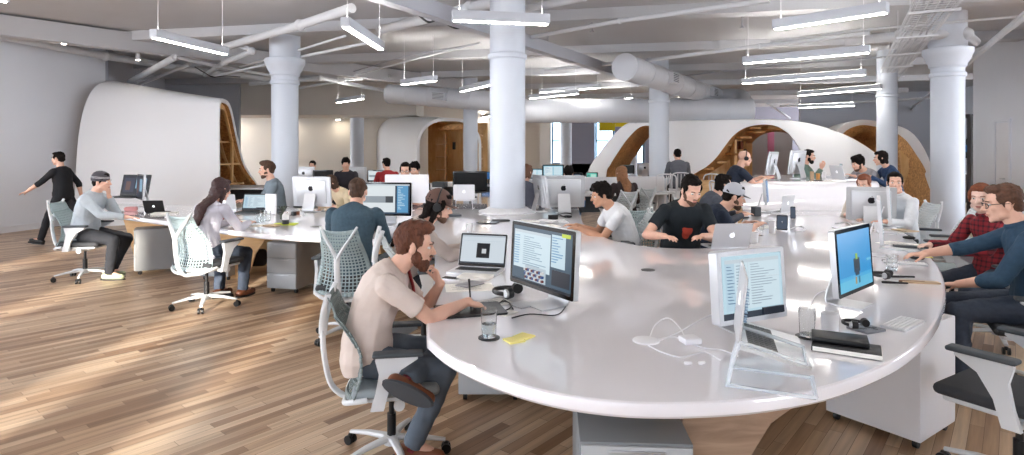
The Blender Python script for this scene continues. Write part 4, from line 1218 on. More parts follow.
# ------------------------------------------------------------------ columns
def column(px, d, r, label, capital=True, top=None):
    x_ = (px - CX) * d / F
    pr = [(r*1.45, 0), (r*1.45, .10), (r*1.2, .16), (r*1.05, .24), (r, .30), (r, 2.84), (r + .025, 2.86), (r + .025, 2.91), (r, 2.93), (r, 3.0)]
    if capital: pr += [(r + .03, 3.03), (r + .03, 3.07), (r + .07, 3.13), (r*1.42, 3.22), (r*1.5, 3.25), (r*1.5, 3.33), (r*1.15, 3.35), (r*1.15, ZC)]
    else: pr += [(r, ZC)]
    k = MB(); k.lathe(pr, n=48)
    o = k.build('column', M_col, None, (x_, d, 0), 0, smooth=35)
    o['kind'] = 'structure'; o['label'] = label
    return o
column(507.5, 8.3, .245, 'thick white round column rising from the desk centre', False)
column(285, 11.5, .245, 'white round column behind the left desk wing')
column(659, 15.8, .255, 'white round column right of centre', False)
column(947.5, 10.3, .245, 'thick white round column at right with capital')
column(887, 14.2, .215, 'white round column in front of the right arch', False)
column(470.5, 18.4, .22, 'white round column before the bookshelf arch', False)
column(357, 22.4, .25, 'white pilaster column at the cream back wall', False)
column(566, 27, .26, 'far white round column by the windows', False)
column(633, 29, .22, 'far round column seen through the small arch opening', False)
# plinth ring where the middle column passes the desk
k = MB(); k.lathe([(.40, 0), (.40, .02), (.33, .03), (.27, .07), (.25, .07)], n=40, cap=False)
o = k.build('trim_2', M_white, None, ((507.5-CX)*8.3/F, 8.3, .742)); struct(o, 'white flared collar at the foot of the middle column on the desk')
# ------------------------------------------------------------------ the superdesk
outer = [(427,338),(445,353),(470,366),(500,378),(540,390),(590,399),(650,403.5),(720,402),(780,396),(830,386),(870,372),(902,356),(926,336),
 (940,315),(946,296),(944,278),(935,261),(918,243),(897,227),(878,215)]
o2 = [(x, y) for x, y in outer]
pts = [P(x, y) for x, y in outer]
pts = catmull(pts, 5)
pts += [V((5.35, 8.6, .74)), V((3.35, 8.75, .74))]
inlet = [(745, 214), (741, 222), (742, 232), (736, 241), (718, 246.5), (690, 248.5), (655, 247), (632, 244), (610, 239), (592, 231), (583, 222), (580, 212), (576, 203), (568, 197)]
pts += catmull([P(x, y) for x, y in inlet], 4)
back = [(548, 191), (520, 190), (480, 193), (440, 197), (400, 203), (345, 207), (270, 208), (200, 206), (150, 204), (120, 203.5), (109, 205), (107, 208.5)]
pts += catmull([P(x, y) for x, y in back], 3)
front = [(112, 213), (122, 215.5), (150, 219), (200, 226), (240, 231.5), (280, 235), (322, 237), (370, 239), (410, 242), (428, 247), (434, 256), (434, 272), (430, 295), (426, 318)]
pts += catmull([P(x, y) for x, y in front], 4)[1:]
clean = []
for p in pts:
    if not clean or (p - clean[-1]).length > .02: clean.append(p)
pts = clean
area = sum(pts[i-1].x * pts[i].y - pts[i].x * pts[i-1].y for i in range(len(pts)))
if area < 0: pts.reverse()
DESK_OUTLINE = pts
n = len(pts)
nor = []
for i in range(n):
    d = (pts[(i+1) % n] - pts[i-1]); nor.append(V((-d.y, d.x, 0)).normalized())   # inward
bm = bmesh.new(); rings = []
for ins, z in ((.03, .682), (.010, .684), (0, .695), (0, .727), (.004, .736), (.013, .740)):
    rings.append([bm.verts.new((p.x + q.x*ins, p.y + q.y*ins, z)) for p, q in zip(pts, nor)])
for a, b in zip(rings, rings[1:]):
    for i in range(n): bm.faces.new((a[i], a[(i+1) % n], b[(i+1) % n], b[i]))
from mathutils.geometry import delaunay_2d_cdt
def fill2d(poly):
    r = delaunay_2d_cdt([V((x, y)) for x, y in poly], [], [list(range(len(poly)))], 1, 1e-5)
    return r[0], r[2]
for ring in (rings[-1], rings[0]):
    vv, ff = fill2d([(v.co.x, v.co.y) for v in ring])
    ids = []
    for q in vv:
        ids.append(min(ring, key=lambda v: (v.co.x - q.x)**2 + (v.co.y - q.y)**2))
    for f in ff:
        t3 = [ids[i] for i in f]
        if len(set(t3)) == 3:
            try: bm.faces.new(t3)
            except ValueError: pass
bmesh.ops.recalc_face_normals(bm, faces=bm.faces)
me = bpy.data.meshes.new('desk_top'); bm.to_mesh(me); bm.free(); me.materials.append(M_desk)
DESK = thing('shared_desk', 'huge glossy white desk ribbon winding through the room', 'desk')
dk = link('desktop', me, DESK, smooth=35)
for p in dk.data.polygons:
    if abs(p.normal.z) > .999: p.use_smooth = False
# raised part sweeping up at the back right
prof = [(-.02, .735), (.10, .745), (.22, .79), (.34, .90), (.42, 1.02), (.50, 1.09), (.60, 1.117), (.8, 1.12), (3.1, 1.12)]
rs = []
for t_, z in prof:
    xl = 3.32 + .30 * t_; xr = 5.40 + .35 * t_
    row = []
    K = 24
    for i in range(K + 1):
        u = i / K; row.append(V((xl + (xr - xl) * u, 8.62 + t_ + .25*math.sin(PI*u) * -0.6, z)))
    rs.append(row)
k = MB(); k.rings(rs, closed=False, cap=False)
lo = [[V((p.x, p.y, .70 if j < 2 else p.z - .07)) for p in r] for j, r in enumerate(rs)]
k.rings(lo, closed=False, cap=False)
for e in (0, -1):
    k.rings([[r[e] for r in rs], [r[e] for r in lo]], closed=False, cap=False)
k.rings([rs[-1], lo[-1]], closed=False, cap=False); k.rings([rs[0], lo[0]], closed=False, cap=False)
k.build('raised_desktop', M_desk, DESK, smooth=40, label='raised white desk section sweeping up at the back')
# skirt panels below the raised section
k = MB(); k.box((4.6, 11.2, .52), (2.2, .05, 1.04)); k.build('support_panel', M_ply, DESK, smooth=0)
# plywood fins under the desk
def fin(p, ang, prof_pts, t_=.04, m=M_ply, lab=None):
    k = MB(); k.prism(prof_pts, -t_/2, t_/2, (0, 0, 0), 'Y')
    o = k.build('support_fin', m, DESK, p, ang, label=lab, smooth=0); return o
# near fin: edge post and curved blade seen under the near rim
fin(V((.68, 2.42, 0)), .05, [(0, 0.0), (.10, 0.0), (.20, .25), (.36, .5), (.62, .682), (0, .682)], .05, M_oldwood, 'grey-brown plywood blade under the near rim')
fin(V((.67, 2.42, 0)), math.radians(100), [(0, 0), (.5, 0), (.6, .682), (0, .682)], .05, M_plyg)
for x_, y_, a_ in ((-3.35, 7.5, .15), (-5.3, 9.0, .2), (-1.3, 7.0, 1.2), (-.2, 4.6, .9), (1.3, 5.0, 1.6), (2.4, 4.6, .4), (2.9, 6.4, 1.2), (-.6, 7.0, .3), (3.2, 5.6, .5)):
    fin(V((x_, y_, 0)), a_, [(-.32, 0), (.05, 0), (.14, .3), (.3, .55), (.5, .682), (-.5, .682), (-.42, .4)], .05, M_ply)
fin(P(262, 266, .0) + V((0, 0, 0)), .15, [(-.18, 0), (.14, 0), (.14, .682), (-.18, .682)], .05, M_ply)

# ------------------------------------------------------------------ shell structures
def shell_thing(label): return thing('arched_shell', label, 'arch')
def loft(rows, name, m, parent, smooth=50, lab=None, thick=None, m2=None):
    """rows of points; with thick, a second skin is set inside along the normals"""
    nr, nc = len(rows), len(rows[0])
    k = MB()
    if not thick:
        k.rings(rows, closed=False, cap=False); return k.build(name, m, parent, label=lab, smooth=smooth)
    nrm = [[None]*nc for _ in range(nr)]
    for j in range(nr):
        for i in range(nc):
            a = rows[j][min(i+1, nc-1)] - rows[j][max(i-1, 0)]; b = rows[min(j+1, nr-1)][i] - rows[max(j-1, 0)][i]
            q = a.cross(b); nrm[j][i] = q.normalized() if q.length > 1e-9 else V((0, 0, 1))
    inner = [[rows[j][i] + nrm[j][i] * thick for i in range(nc)] for j in range(nr)]
    k.rings(rows, closed=False, cap=False)
    k.mi(0)
    for rr in ((rows[0], inner[0]), (rows[-1], inner[-1])): k.rings(list(rr), closed=False, cap=False)
    k.rings([[r[0] for r in rows], [r[0] for r in inner]], closed=False, cap=False)
    k.rings([[r[-1] for r in rows], [r[-1] for r in inner]], closed=False, cap=False)
    k.mi(1); k.rings(inner, closed=False, cap=False)
    return k.build(name, [m, m2 or m], parent, label=lab, smooth=smooth)

M_shell = mat('shell_white', (244, 244, 246), 0.42, noise_amt=0.01, nscale=1)
# A: left shell
S_A = shell_thing('tall smooth white shell like a wave, open on its right side')
endL = catmull([D(74, 228, 12.6), D(75, 190, 12.6), D(78, 140, 12.65), D(84, 108, 12.8), D(94, 88, 13.0), D(108, 81, 13.4), D(124, 84, 14.2), D(134, 100, 15.0), D(140, 140, 15.6), D(143, 212, 15.8)], 5)
endR = catmull([D(220, 219, 13.0), D(219.5, 190, 13.0), D(219, 140, 13.02), D(219, 112, 13.05), D(220, 101, 13.1), D(224, 99, 13.4), D(231, 107, 14.2), D(239, 142, 15.2), D(246, 166, 16.0), D(262, 190, 16.8)], 5)
rows = []
for j in range(13):
    u = j / 12
    rows.append([a.lerp(b, u) + V((0, -.10*math.sin(PI*u), 0)) for a, b in zip(endL, endR)])
# orient so that the inner skin lies inside the arch
q = (rows[0][6] - rows[0][4]).cross(rows[1][5] - rows[0][5])
loft(rows, 'shell_skin', M_shell, S_A, thick=(.09 if q.y > 0 else -.09), m2=M_plyd)
# timber ribs seen in its opening
for i, (sc, off) in enumerate(((.0, .25), (.0, .9))):
    rr = []
    for a, b in zip(endL, endR):
        p = b.lerp(a, off / 5.5); rr.append(p)
    c = sum(rr, V()) / len(rr)
    k = MB(); inner = [p.lerp(c, .22) for p in rr]; outer_ = [p.lerp(c, .05) for p in rr]
    d_ = V((.06, 0, 0))
    k.rings([[p for p in outer_], [p for p in inner]], closed=False, cap=False)
    k.rings([[p - d_ for p in outer_], [p - d_ for p in inner]], closed=False, cap=False)
    k.rings([[p for p in inner], [p - d_ for p in inner]], closed=False, cap=False)
    k.build('timber_rib', M_plyg, S_A, smooth=0)
for z_, x_ in ((1.25, -7.0), (1.8, -7.12), (.75, -6.9)):
    k = MB(); k.box((x_ - .4, 14.7, z_), (.8, 1.5, .04)); k.build('shelf', M_plyg, S_A, smooth=0)
k = MB(); k.box((-7.0, 15.0, 1.2), (.05, .07, 2.0)); k.build('upright', M_plyg, S_A, smooth=0)

# B: bookshelf arch behind
S_B = shell_thing('rounded white tunnel arch lined with wooden shelves, back left of centre')
def arch_prof(xl, xr, z, d, rl, rr_, n=8, z0=0.0):
    pts_ = [V((xl, d, z0)), V((xl, d, (z0 + z - rl)/2))]
    for i in range(n + 1):
        a = PI - (PI/2) * i / n; pts_.append(V((xl + rl + rl*math.cos(a), d, z - rl + rl*math.sin(a))))
    for i in range(n + 1):
        a = PI/2 - (PI/2) * i / n; pts_.append(V((xr - rr_ + rr_*math.cos(a), d, z - rr_ + rr_*math.sin(a))))
    pts_ += [V((xr, d, (z0 + z - rr_)/2)), V((xr, d, z0))]
    return pts_
f_ = arch_prof(-3.05, -.98, 2.62, 19.2, .85, .85); b_ = arch_prof(-5.05, -2.4, 2.85, 22.4, .8, .8)
rows = [[a.lerp(b, j/8) for a, b in zip(f_, b_)] for j in range(9)]
loft(rows, 'shell_skin', M_shell, S_B, thick=-.10, m2=M_plyg)
# interior wall and shelves
k = MB(); k.box((-2.0, 22.2, 1.3), (2.2, .06, 2.6)); k.build('back_panel', M_plyg, S_B, smooth=0)
for i, z_ in enumerate((.5, .9, 1.3, 1.7, 2.1)):
    k = MB(); k.box((-1.25, 20.2, z_), (.45, 1.9, .035)); k.build('shelf', M_ply, S_B, smooth=0)
for y_ in (19.5, 20.3, 21.1):
    k = MB(); k.box((-1.25, y_, 1.2), (.45, .04, 2.35)); k.build('shelf_divider', M_ply, S_B, smooth=0)
for x_, z_ in ((-2.55, .9), (-2.55, 1.35), (-2.55, 1.8)):
    k = MB(); k.box((x_ + .1, 21.1, z_), (.4, .5, .035)); k.build('shelf', M_ply, S_B, smooth=0)
k = MB(); k.box((-2.30, 20.9, 1.1), (.04, .5, 2.1)); k.build('shelf_divider', M_ply, S_B, smooth=0)
for i in range(5):
    k = MB(); k.prism([(-.45, 0), (.45, 0), (.30, .16), (-.30, .16)], -.02, .02, (0, 0, 0), 'Y'); k.build('timber_rib', M_plyd, S_B, (-1.75 - .12*i + .45*(i % 2), 19.6 + .4*i, 2.28), .5*(i % 2), smooth=0)
for i, (x_, y_, z_) in enumerate([(-2.0, 21.3, 1.62), (-1.65, 21.3, 1.55), (-1.2, 19.7, 1.72), (-1.2, 19.75, 1.32)]):
    k = MB(); k.rbox((0, 0, .13), (.22, .10, .26), .01); simple('storage_box', 'small dark box on the shelves inside the wooden arch', 'box', k, mat('dark_box', (50, 42, 38), .6), (x_, y_, z_), group='dark boxes in the wooden arch')

# C: long white wave with two openings
def px_poly(pts_, d_at): return [D(x, y, d_at(x)) for x, y in pts_]
S_C = shell_thing('long low white wave shell with two arched openings, right of centre')
def dC(x): return 17.6 - (x - 590) / 290.0 * 2.6
top = [(588, 172), (592, 163), (600, 152), (610, 139), (622, 127), (634, 122), (652, 121), (690, 121), (730, 120), (770, 120), (800, 122.5), (825, 128), (845, 135), (862, 144), (874, 152), (884, 162), (889, 176)]
top = [(p.x, p.y) for p in catmull([V((x, y, 0)) for x, y in top], 4)]
holeA = [(605, 225), (606, 176), (610, 165), (618, 152), (628, 138), (640, 127), (652, 126), (662, 132), (668, 150), (670, 175), (670, 225)]
holeB = [(688, 225), (690, 181), (696, 173), (706, 167), (716, 158), (725, 146), (734, 135), (746, 127.5), (762, 124.5), (776, 126), (788, 133), (797, 144), (803, 158), (806, 176), (807, 225)]
def sm(poly): return [(p.x, p.y) for p in catmull([V((x, y, 0)) for x, y in poly], 4)]
holeA, holeB = sm(holeA), sm(holeB)
base_l, base_r = (584, 225), (890, 225)
def flo(x, y):
    d_ = dC(x); p = D(x, y, d_)
    if y > 210: p.z = 0.0
    return p
# split the face in strips between bottom features: walk the outline from left foot over the top to the right foot, then back along the floor round both openings
loop = [(584, 225)] + top + [(890, 225)] + holeB[::-1] + holeA[::-1]
vv, ff = fill2d(loop)
bm = bmesh.new(); vs = [bm.verts.new(flo(p.x, p.y)) for p in vv]
for f in ff:
    try: bm.faces.new([vs[i] for i in f])
    except ValueError: pass
bmesh.ops.recalc_face_normals(bm, faces=bm.faces)
me = bpy.data.meshes.new('shell_face'); bm.to_mesh(me); bm.free(); me.materials.append(M_shell); link('shell_face', me, S_C, smooth=60)
# outer roof skin, rolled back
tp = [flo(x, y) for x, y in [(584, 225)] + top + [(890, 225)]]
rows = []
for dy, dz, dx in ((0, 0, 0), (.15, .03, .05), (.6, .05, .25), (2.0, .02, .9), (3.6, -.05, 1.6)):
    rows.append([p + V((dx, dy, dz if p.z > .3 else 0)) for p in tp])
loft(rows, 'shell_roof', M_shell, S_C, smooth=60)
def reveal(hole, dx, dy, shrink, m, rimw=.10):
    a = [flo(x, y) for x, y in hole]; c = sum(a, V()) / len(a); c.z = 1.0
    r1 = a
    r2 = [p + V((.03, .10, 0)) for p in a]
    b = []
    for i, p in enumerate(a):
        q = p + V((dx, dy, 0)); q.x += (c.x - p.x) * shrink; q.z = p.z - (p.z * .04 if p.z > 1.4 else 0); b.append(q)
    mids = [[p.lerp(q, t_) for p, q in zip(r2, b)] for t_ in (0, .3, .6, 1)]
    loft([r1, r2], 'opening_rim', M_shell, S_C, smooth=60)
    return loft(mids, 'opening_lining', m, S_C, smooth=60)
reveal(holeA, 1.0, 2.4, 0.10, M_plyd); reveal(holeB, 1.9, 3.4, 0.12, M_plyd)
# timber bay inside the big opening on the left
for i, (x_, y_) in enumerate(((6.35, 17.2), (6.75, 17.9), (7.15, 18.6))):
    k = MB(); k.box((x_, y_, .95), (.06, .35, 1.9)); k.build('timber_panel', M_plyg, S_C, smooth=0)
k = MB(); k.box((6.75, 18.5, .9), (1.3, .05, 1.8)); k.build('timber_panel', M_plyg, S_C, smooth=0)
for i in range(9):
    t_ = i / 8; k = MB(); j_ = int(12 + t_ * 24); j_ = min(j_, len(holeB) - 2)
    p = flo(*holeB[j_]) + V((.35 + .1*(i % 3), .9 + .25*(i % 2), -.06)); k.box((0, 0, 0), (.30, 1.2, .05)); o = k.build('timber_rib', M_plyg if i % 2 else M_plyd, S_C, p, .3*(i % 3 - 1), smooth=0)
for i in range(3):
    k = MB(); k.rbox((0, 0, .12), (.09, .16, .24), .01); simple('binder', 'brown binder on the timber shelf inside the big arch', 'binder', k, mat('binder', (120, 72, 52), .6), (6.35 + .14*i, 17.4, 1.62), .1*i, group='brown binders in the arch')
# grey room wall seen through the big opening
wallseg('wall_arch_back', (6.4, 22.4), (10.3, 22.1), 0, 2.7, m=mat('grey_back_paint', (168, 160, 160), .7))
# D: right arch
S_D = shell_thing('white arch with wooden underside beside the right column')
outD = [D(829, 225, 20), D(829, 160, 20), D(832, 140, 19.8), D(842, 126, 19.6), D(858, 120, 19.4), D(876, 121, 19), D(896, 125, 18.4), D(911, 132, 17.6), D(922, 145, 16.9), D(930, 162, 16.4), D(936, 185, 16), D(940, 235, 16)]
inD = [D(838, 225, 20.6), D(838, 165, 20.6), D(843, 150, 20.4), D(852, 138, 20.2), D(864, 132, 20), D(876, 133, 19.6), D(890, 137, 19), D(902, 145, 18.2), D(913, 158, 17.5), D(924, 172, 17), D(930, 190, 16.6), D(933, 235, 16.5)]
bkD = [p + V((.25, 3.2, -.1 if p.z > .5 else 0)) for p in inD]
for L_ in (outD, inD, bkD): L_[0].z = L_[-1].z = 0
outD, inD, bkD = [catmull(L_, 4) for L_ in (outD, inD, bkD)]
half = len(outD)
ob = [p + V((1.3, 3.3, .05 if p.z > .5 else 0)) for p in outD]
loft([outD, [a.lerp(b, .5) for a, b in zip(outD, ob)], ob], 'shell_skin', M_shell, S_D, smooth=60)
rimw = [a.lerp(b, .35 + .65 * (i / half) ** 2) for i, (a, b) in enumerate(zip(outD, inD))]
loft([outD, rimw], 'shell_rim', M_shell, S_D, smooth=60)
loft([rimw, inD, [a.lerp(b, .5) for a, b in zip(inD, bkD)], bkD], 'wood_lining', M_plyd, S_D, smooth=60)
k = MB(); q = [D(900, 150, 17.9), D(930, 178, 17.2), D(936, 250, 17.2), D(905, 250, 17.9)]
q[2].z = q[3].z = 0; k.add(q + [p + V((.0, .05, 0)) for p in q], [(0, 1, 2, 3), (7, 6, 5, 4), (0, 4, 5, 1), (1, 5, 6, 2), (2, 6, 7, 3), (3, 7, 4, 0)]); k.build('wood_panel', M_plyg, S_D, smooth=0)
# ------------------------------------------------------------------ chairs
def W2L(loc, rz, p):
    q = V(p) - V(loc); return Matrix.Rotation(-rz, 3, 'Z') @ q
CH_A = make_chair('x', M_seat, M_lat)            # pale teal back
CH_W = make_chair('x', M_seatw, M_latw)          # white back
CH_D = make_chair('x', M_seatw, M_latd)           # grey back
_used = set()
def chair(proto, label, x, y, face, group=None, sc=None, z=0):
    rz = rzf(*face)
    if id(proto) in _used: return dup(proto, label, (x, y, z), rz, group, sc)
    _used.add(id(proto)); proto['label'] = label; proto.location = (x, y, z); proto.rotation_euler = (0, 0, rz)
    if group: proto['group'] = group
    if sc: proto.scale = (sc,)*3
    return proto
G_CH = 'mesh-back office chairs around the desk'
chair(CH_D, 'grey mesh-back office chair under the bearded man in the beige t-shirt', -.63, 3.14, (1, .16), G_CH, .90)
chair(CH_A, 'pale teal mesh-back office chair of the man in the blue shirt, back to the viewer', -1.38, 5.14, (.02, 1), G_CH)
chair(CH_A, 'pale teal mesh-back chair of the long-haired woman, casters on open floor', -3.13, 6.15, (.32, 1), G_CH)
chair(CH_A, 'mesh-back office chair of the man in the knitted cap, farthest left', -5.30, 7.45, (1, .10), G_CH)
chair(CH_W, 'white office chair of the person in the brown cap with headphones', -.70, 4.78, (1, .3), G_CH)
CHE = chair(CH_W, 'empty white mesh-back chair with charcoal seat, nearest at the lower right edge', 2.37, 2.80, (-.52, .85), G_CH, 1.0)
for ch_ in CHE.children:
    if ch_.name.startswith('seat') and 'frame' not in ch_.name: ch_.data = ch_.data.copy(); ch_.data.materials.clear(); ch_.data.materials.append(M_seat)
c2 = chair(CH_W, 'white office chair with charcoal seat under the man with glasses', 3.40, 3.86, (-.86, .5), G_CH)
for ch_ in c2.children:
    if ch_.name.startswith('seat') and 'frame' not in ch_.name: ch_.data = CHE.children[0].data if False else [q for q in CHE.children if q.name.startswith('seat') and 'frame' not in q.name][0].data
chair(CH_W, 'white office chair under the red-haired woman in plaid', 4.02, 4.96, (-1, .2), G_CH)
chair(CH_W, 'empty white mesh-back chair just behind the red-haired woman', 4.22, 5.75, (-1, .45), G_CH)
chair(CH_W, 'empty white mesh-back chair beside the right column, second behind the red-haired woman', 4.75, 6.65, (-1, .35), G_CH)
chair(CH_W, 'white chair under the man in the white shirt at right', 4.75, 7.25, (-1, 0), G_CH)
chair(CH_A, 'pale blue mesh-back chair of the man in the black t-shirt, beside the narrow column base', 1.40, 6.05, (.15, -1), G_CH)
chair(CH_A, 'pale mesh-back chair of the man in the grey and white cap', 2.0, 6.35, (1, -.05), G_CH)
chair(CH_W, 'white mesh-back chair of the man in the white t-shirt', 1.10, 6.15, (-1, -.05), G_CH)
chair(CH_A, 'pale mesh-back chair behind the dark-haired person left of the big raised desk', 2.45, 7.6, (1, .05), G_CH)
chair(CH_W, 'empty white office chair standing on the wood floor in the inlet behind the white t-shirt', 2.15, 10.3, (-.4, 1), G_CH)
chair(CH_W, 'white office chair of the brown-haired woman far behind the white t-shirt', 1.72, 9.6, (-.3, 1), G_CH)
chair(CH_A, 'office chair of the grey-shirted bearded man on the far side of the left wing', -3.30, 9.45, (-1, -.2), G_CH)
# tall stools
def stool(label, x, y, face):
    t = thing('bar_stool', label, 'stool', (x, y, 0), rzf(*face), 'tall white stools')
    k = MB(); k.rbox((0, 0, .74), (.40, .40, .04), .015); k.build('seat', M_white, t)
    for sx in (-1, 1):
        for sy in (-1, 1):
            k = MB(); k.cyl((sx*.21, sy*.21, 0), (sx*.17, sy*.17, .73), .014, n=8); k.build('leg', M_white, t)
    k = MB(); k.tube([(-.19, .19, .3), (.19, .19, .3), (.19, -.19, .3), (-.19, -.19, .3)], .01, 6, close=True); k.build('foot_ring', M_white, t)
    k = MB(); k.tube(catmull([(-.18, -.18, .74), (-.19, -.23, .95), (-.15, -.25, 1.10), (.15, -.25, 1.10), (.19, -.23, .95), (.18, -.18, .74)], 5), .013, 8)
    for q in (-.07, 0, .07): k.cyl((q, -.21, .76), (q, -.25, 1.09), .009, n=6)
    k.build('backrest', M_white, t)
stool('tall white stool under the grey-shirted man seen from behind', 3.62, 13.0, (.1, 1))
stool('empty tall white stool to the left of the grey-shirted man', 3.15, 12.2, (.3, 1))
stool('empty tall white stool to the right of the grey-shirted man', 3.95, 12.3, (-.3, 1))

# ------------------------------------------------------------------ pedestals
make_pedestal('grey drawer pedestal beside the knitted-cap man, its broad side to the viewer', (-4.63, 7.95, 0), rzf(-.86, -.5), .36, .60, .58)
make_pedestal('low grey drawer pedestal behind the long-haired woman\'s chair', (-3.62, 7.6, 0), rzf(-.1, -1), .38, .5, .40)
make_pedestal('grey three-drawer pedestal under the left wing beside the blue-shirted man', (-2.50, 7.0, 0), rzf(-.22, -1), .37, .62, .57)
make_pedestal('nearest grey pedestal under the front rim of the desk', (.46, 2.44, 0), rzf(-.06, -1), .40, .62, .56, mat('pedestal_mid', (128, 132, 136), .4), M_pedf)
make_pedestal('grey pedestal under the desk behind the bearded man\'s knees', (-.14, 4.05, 0), rzf(0, -1), .40, .5, .56)
t = make_pedestal('white pedestal under the right front rim, large plain side to the viewer', (2.20, 3.50, 0), rzf(.82, .57), .50, .46, .655, M_white, M_white)

# ------------------------------------------------------------------ computers on the desk
Z = .741
make_monitor('large display with black bezel facing the bearded man, chat window open', P(543, 306), (-.84, -.54), 'chat', 'thunder', .60, 3, hgt=.36, zb=.085)
make_laptop('open silver laptop with a dark product page, in front of the bearded man', P(476, 272), (-.28, -1), 'box', .36, 108)
make_monitor('silver framed display with mail window, left of the glasses of water at right', P(752, 334) + V((0, .04, 0)), (.42, -.9), 'mail', 'thick', .43, 4, logo=None, hgt=.335, zb=.055)
make_monitor('computer showing a blue underwater picture, facing the right rim', P(852, 305), (.66, -.75), 'turtle', 'thunder', .52, 4, hgt=.36, zb=.075)
make_monitor('edge-on white display right of the blue screen, the nearer of two', P(880, 256), (.853, -.523), 'two', 'cinema', .56, 4, logo=None, hgt=.36)
make_monitor('edge-on white display behind the nearer edge-on one', P(889, 233), (.846, -.533), 'two', 'cinema', .56, 4, logo=None, hgt=.36)
make_monitor('silver computer seen from behind with dark emblem, in front of the white-shirted man', P(871, 225), (.40, .92), 'mail', 'imac', .50, 6, hgt=.31, zb=.09)
make_monitor('display with a document window in front of the blue-shirted man', P(386, 226), (-.08, -1), 'doc', 'thunder', .60, 2, hgt=.38)
make_monitor('silver computer seen from behind on the left wing, facing the woman in yellow', P(312, 212), (.22, 1), 'mail', 'imac', .57, 6, hgt=.34)
make_laptop('open laptop showing a web page in front of the long-haired woman', P(249, 213), (-.12, -1), 'mail', .36, 106, lid_mat=M_blk)
make_laptop('white laptop seen from behind, left of the long-haired woman\'s screen', P(230, 209.5), (.1, 1), 'mail', .33, 104)
make_monitor('upright display edge of the knitted-cap man, turned half away', P(141, 207), (-.72, -.62), 'photo', 'thunder', .52, 3, hgt=.38)
make_laptop('dark laptop with photo on screen before the knitted-cap man', P(123, 206.5) + V((-.12, .25, .12)), (-.15, -1), 'photo', .50, 104, lid_mat=M_blk)
make_laptop('small dark tablet stand leaning right of the knitted-cap man\'s screen', P(158, 212.5), (-.1, 1), 'off', .26, 112, lid_mat=M_blk)
make_monitor('wide white display seen from behind, before the man with dark glasses', P(407, 211), (.06, 1), 'mail', 'cinema', .62, 5, logo=None, hgt=.40)
t = make_laptop('white laptop seen from behind, raised on a stand left of the middle column', P(465, 209) + V((0, 0, .14)), (.05, 1), 'mail', .31, 96, lid_mat=M_white)
k = MB()
for q in (-.12, .12): k.tube([(q, .10, .0), (q, .12, .006), (q, -.08, .006), (q, -.10, .13), (q, .08, .135)], .007, 6)
k.tube([(-.12, -.10, .13), (.12, -.10, .13)], .007, 6)
simple('laptop_stand', 'white wire stand under the raised white laptop left of the column', 'stand', k, M_white, P(465, 209) , rzf(.05, 1))
make_monitor('black display standing on the desk behind the raised white laptop', P(470, 197.5), (0, -1), 'off', 'black', .62, 2, logo=None, hgt=.36)
make_monitor('silver computer seen from behind, right of the middle column', P(563, 213), (-.12, 1), 'mail', 'imac', .60, 6, hgt=.36)
make_monitor('tilted silver computer edge beside the middle column, facing the white t-shirt man', P(541, 212), (.80, .20), 'two', 'imac', .60, 8, hgt=.36)
make_laptop('silver laptop seen from behind, used by the man in the black t-shirt', P(724, 246.5), (-.10, 1), 'mail', .34, 112)
make_monitor('dark display with blue picture left of the silver laptop back', P(766, 212), (.9, -.45), 'blue', 'thunder', .40, 4, logo=None, hgt=.34)
make_laptop('silver laptop seen from behind, raised beside the dark blue display', P(779, 214) + V((0, 0, .03)), (-.62, .78), 'mail', .32, 98)
# nearest laptop on acrylic stand
L0 = P(762, 377)
tl = make_laptop('silver laptop tilted on a clear stand at the front rim', (.985, 2.30, Z + .115), (.95, -.31), 'mail', .365, 96, pitch=-12)
def acrylic(label, loc, rz):
    k = MB()
    for q in (-.10, .10):
        k.tube(catmull([(q, -.15, .004), (q, .11, .004), (q, .135, .02), (q, .10, .15), (q, .07, .16), (q, -.12, .115)], 4), .0075, 6)
    k.tube([(-.10, -.15, .006), (.10, -.15, .006)], .008, 8); k.tube([(-.10, -.12, .115), (.10, -.12, .115)], .006, 8)
    return simple('laptop_stand', label, 'stand', k, M_acr, loc, rz)
acrylic('clear acrylic laptop stand at the front rim of the desk', (.95, 2.22, Z), rzf(-.93, .40))

# raised desk computers
ZR = 1.121
def PR(px, py=None, d=None, z=ZR): return V(((px - CX)*d/F, d, z))
make_monitor('tilted silver computer before the bald man on the raised desk', PR(772, d=9.6), (-.76, .60), 'mail', 'imac', .48, 10, hgt=.30)
make_monitor('second tilted silver computer left of the green-shirted man', PR(797, d=10.0), (-.62, .78), 'mail', 'imac', .50, 8, hgt=.32)
make_laptop('open silver laptop before the green-shirted man on the raised desk', PR(832, d=10.8), (-.9, .35), 'mail', .33, 100)
make_laptop('open silver laptop before the two people in grey and navy on the raised desk', PR(845, d=9.7), (.95, .1), 'mail', .33, 105)

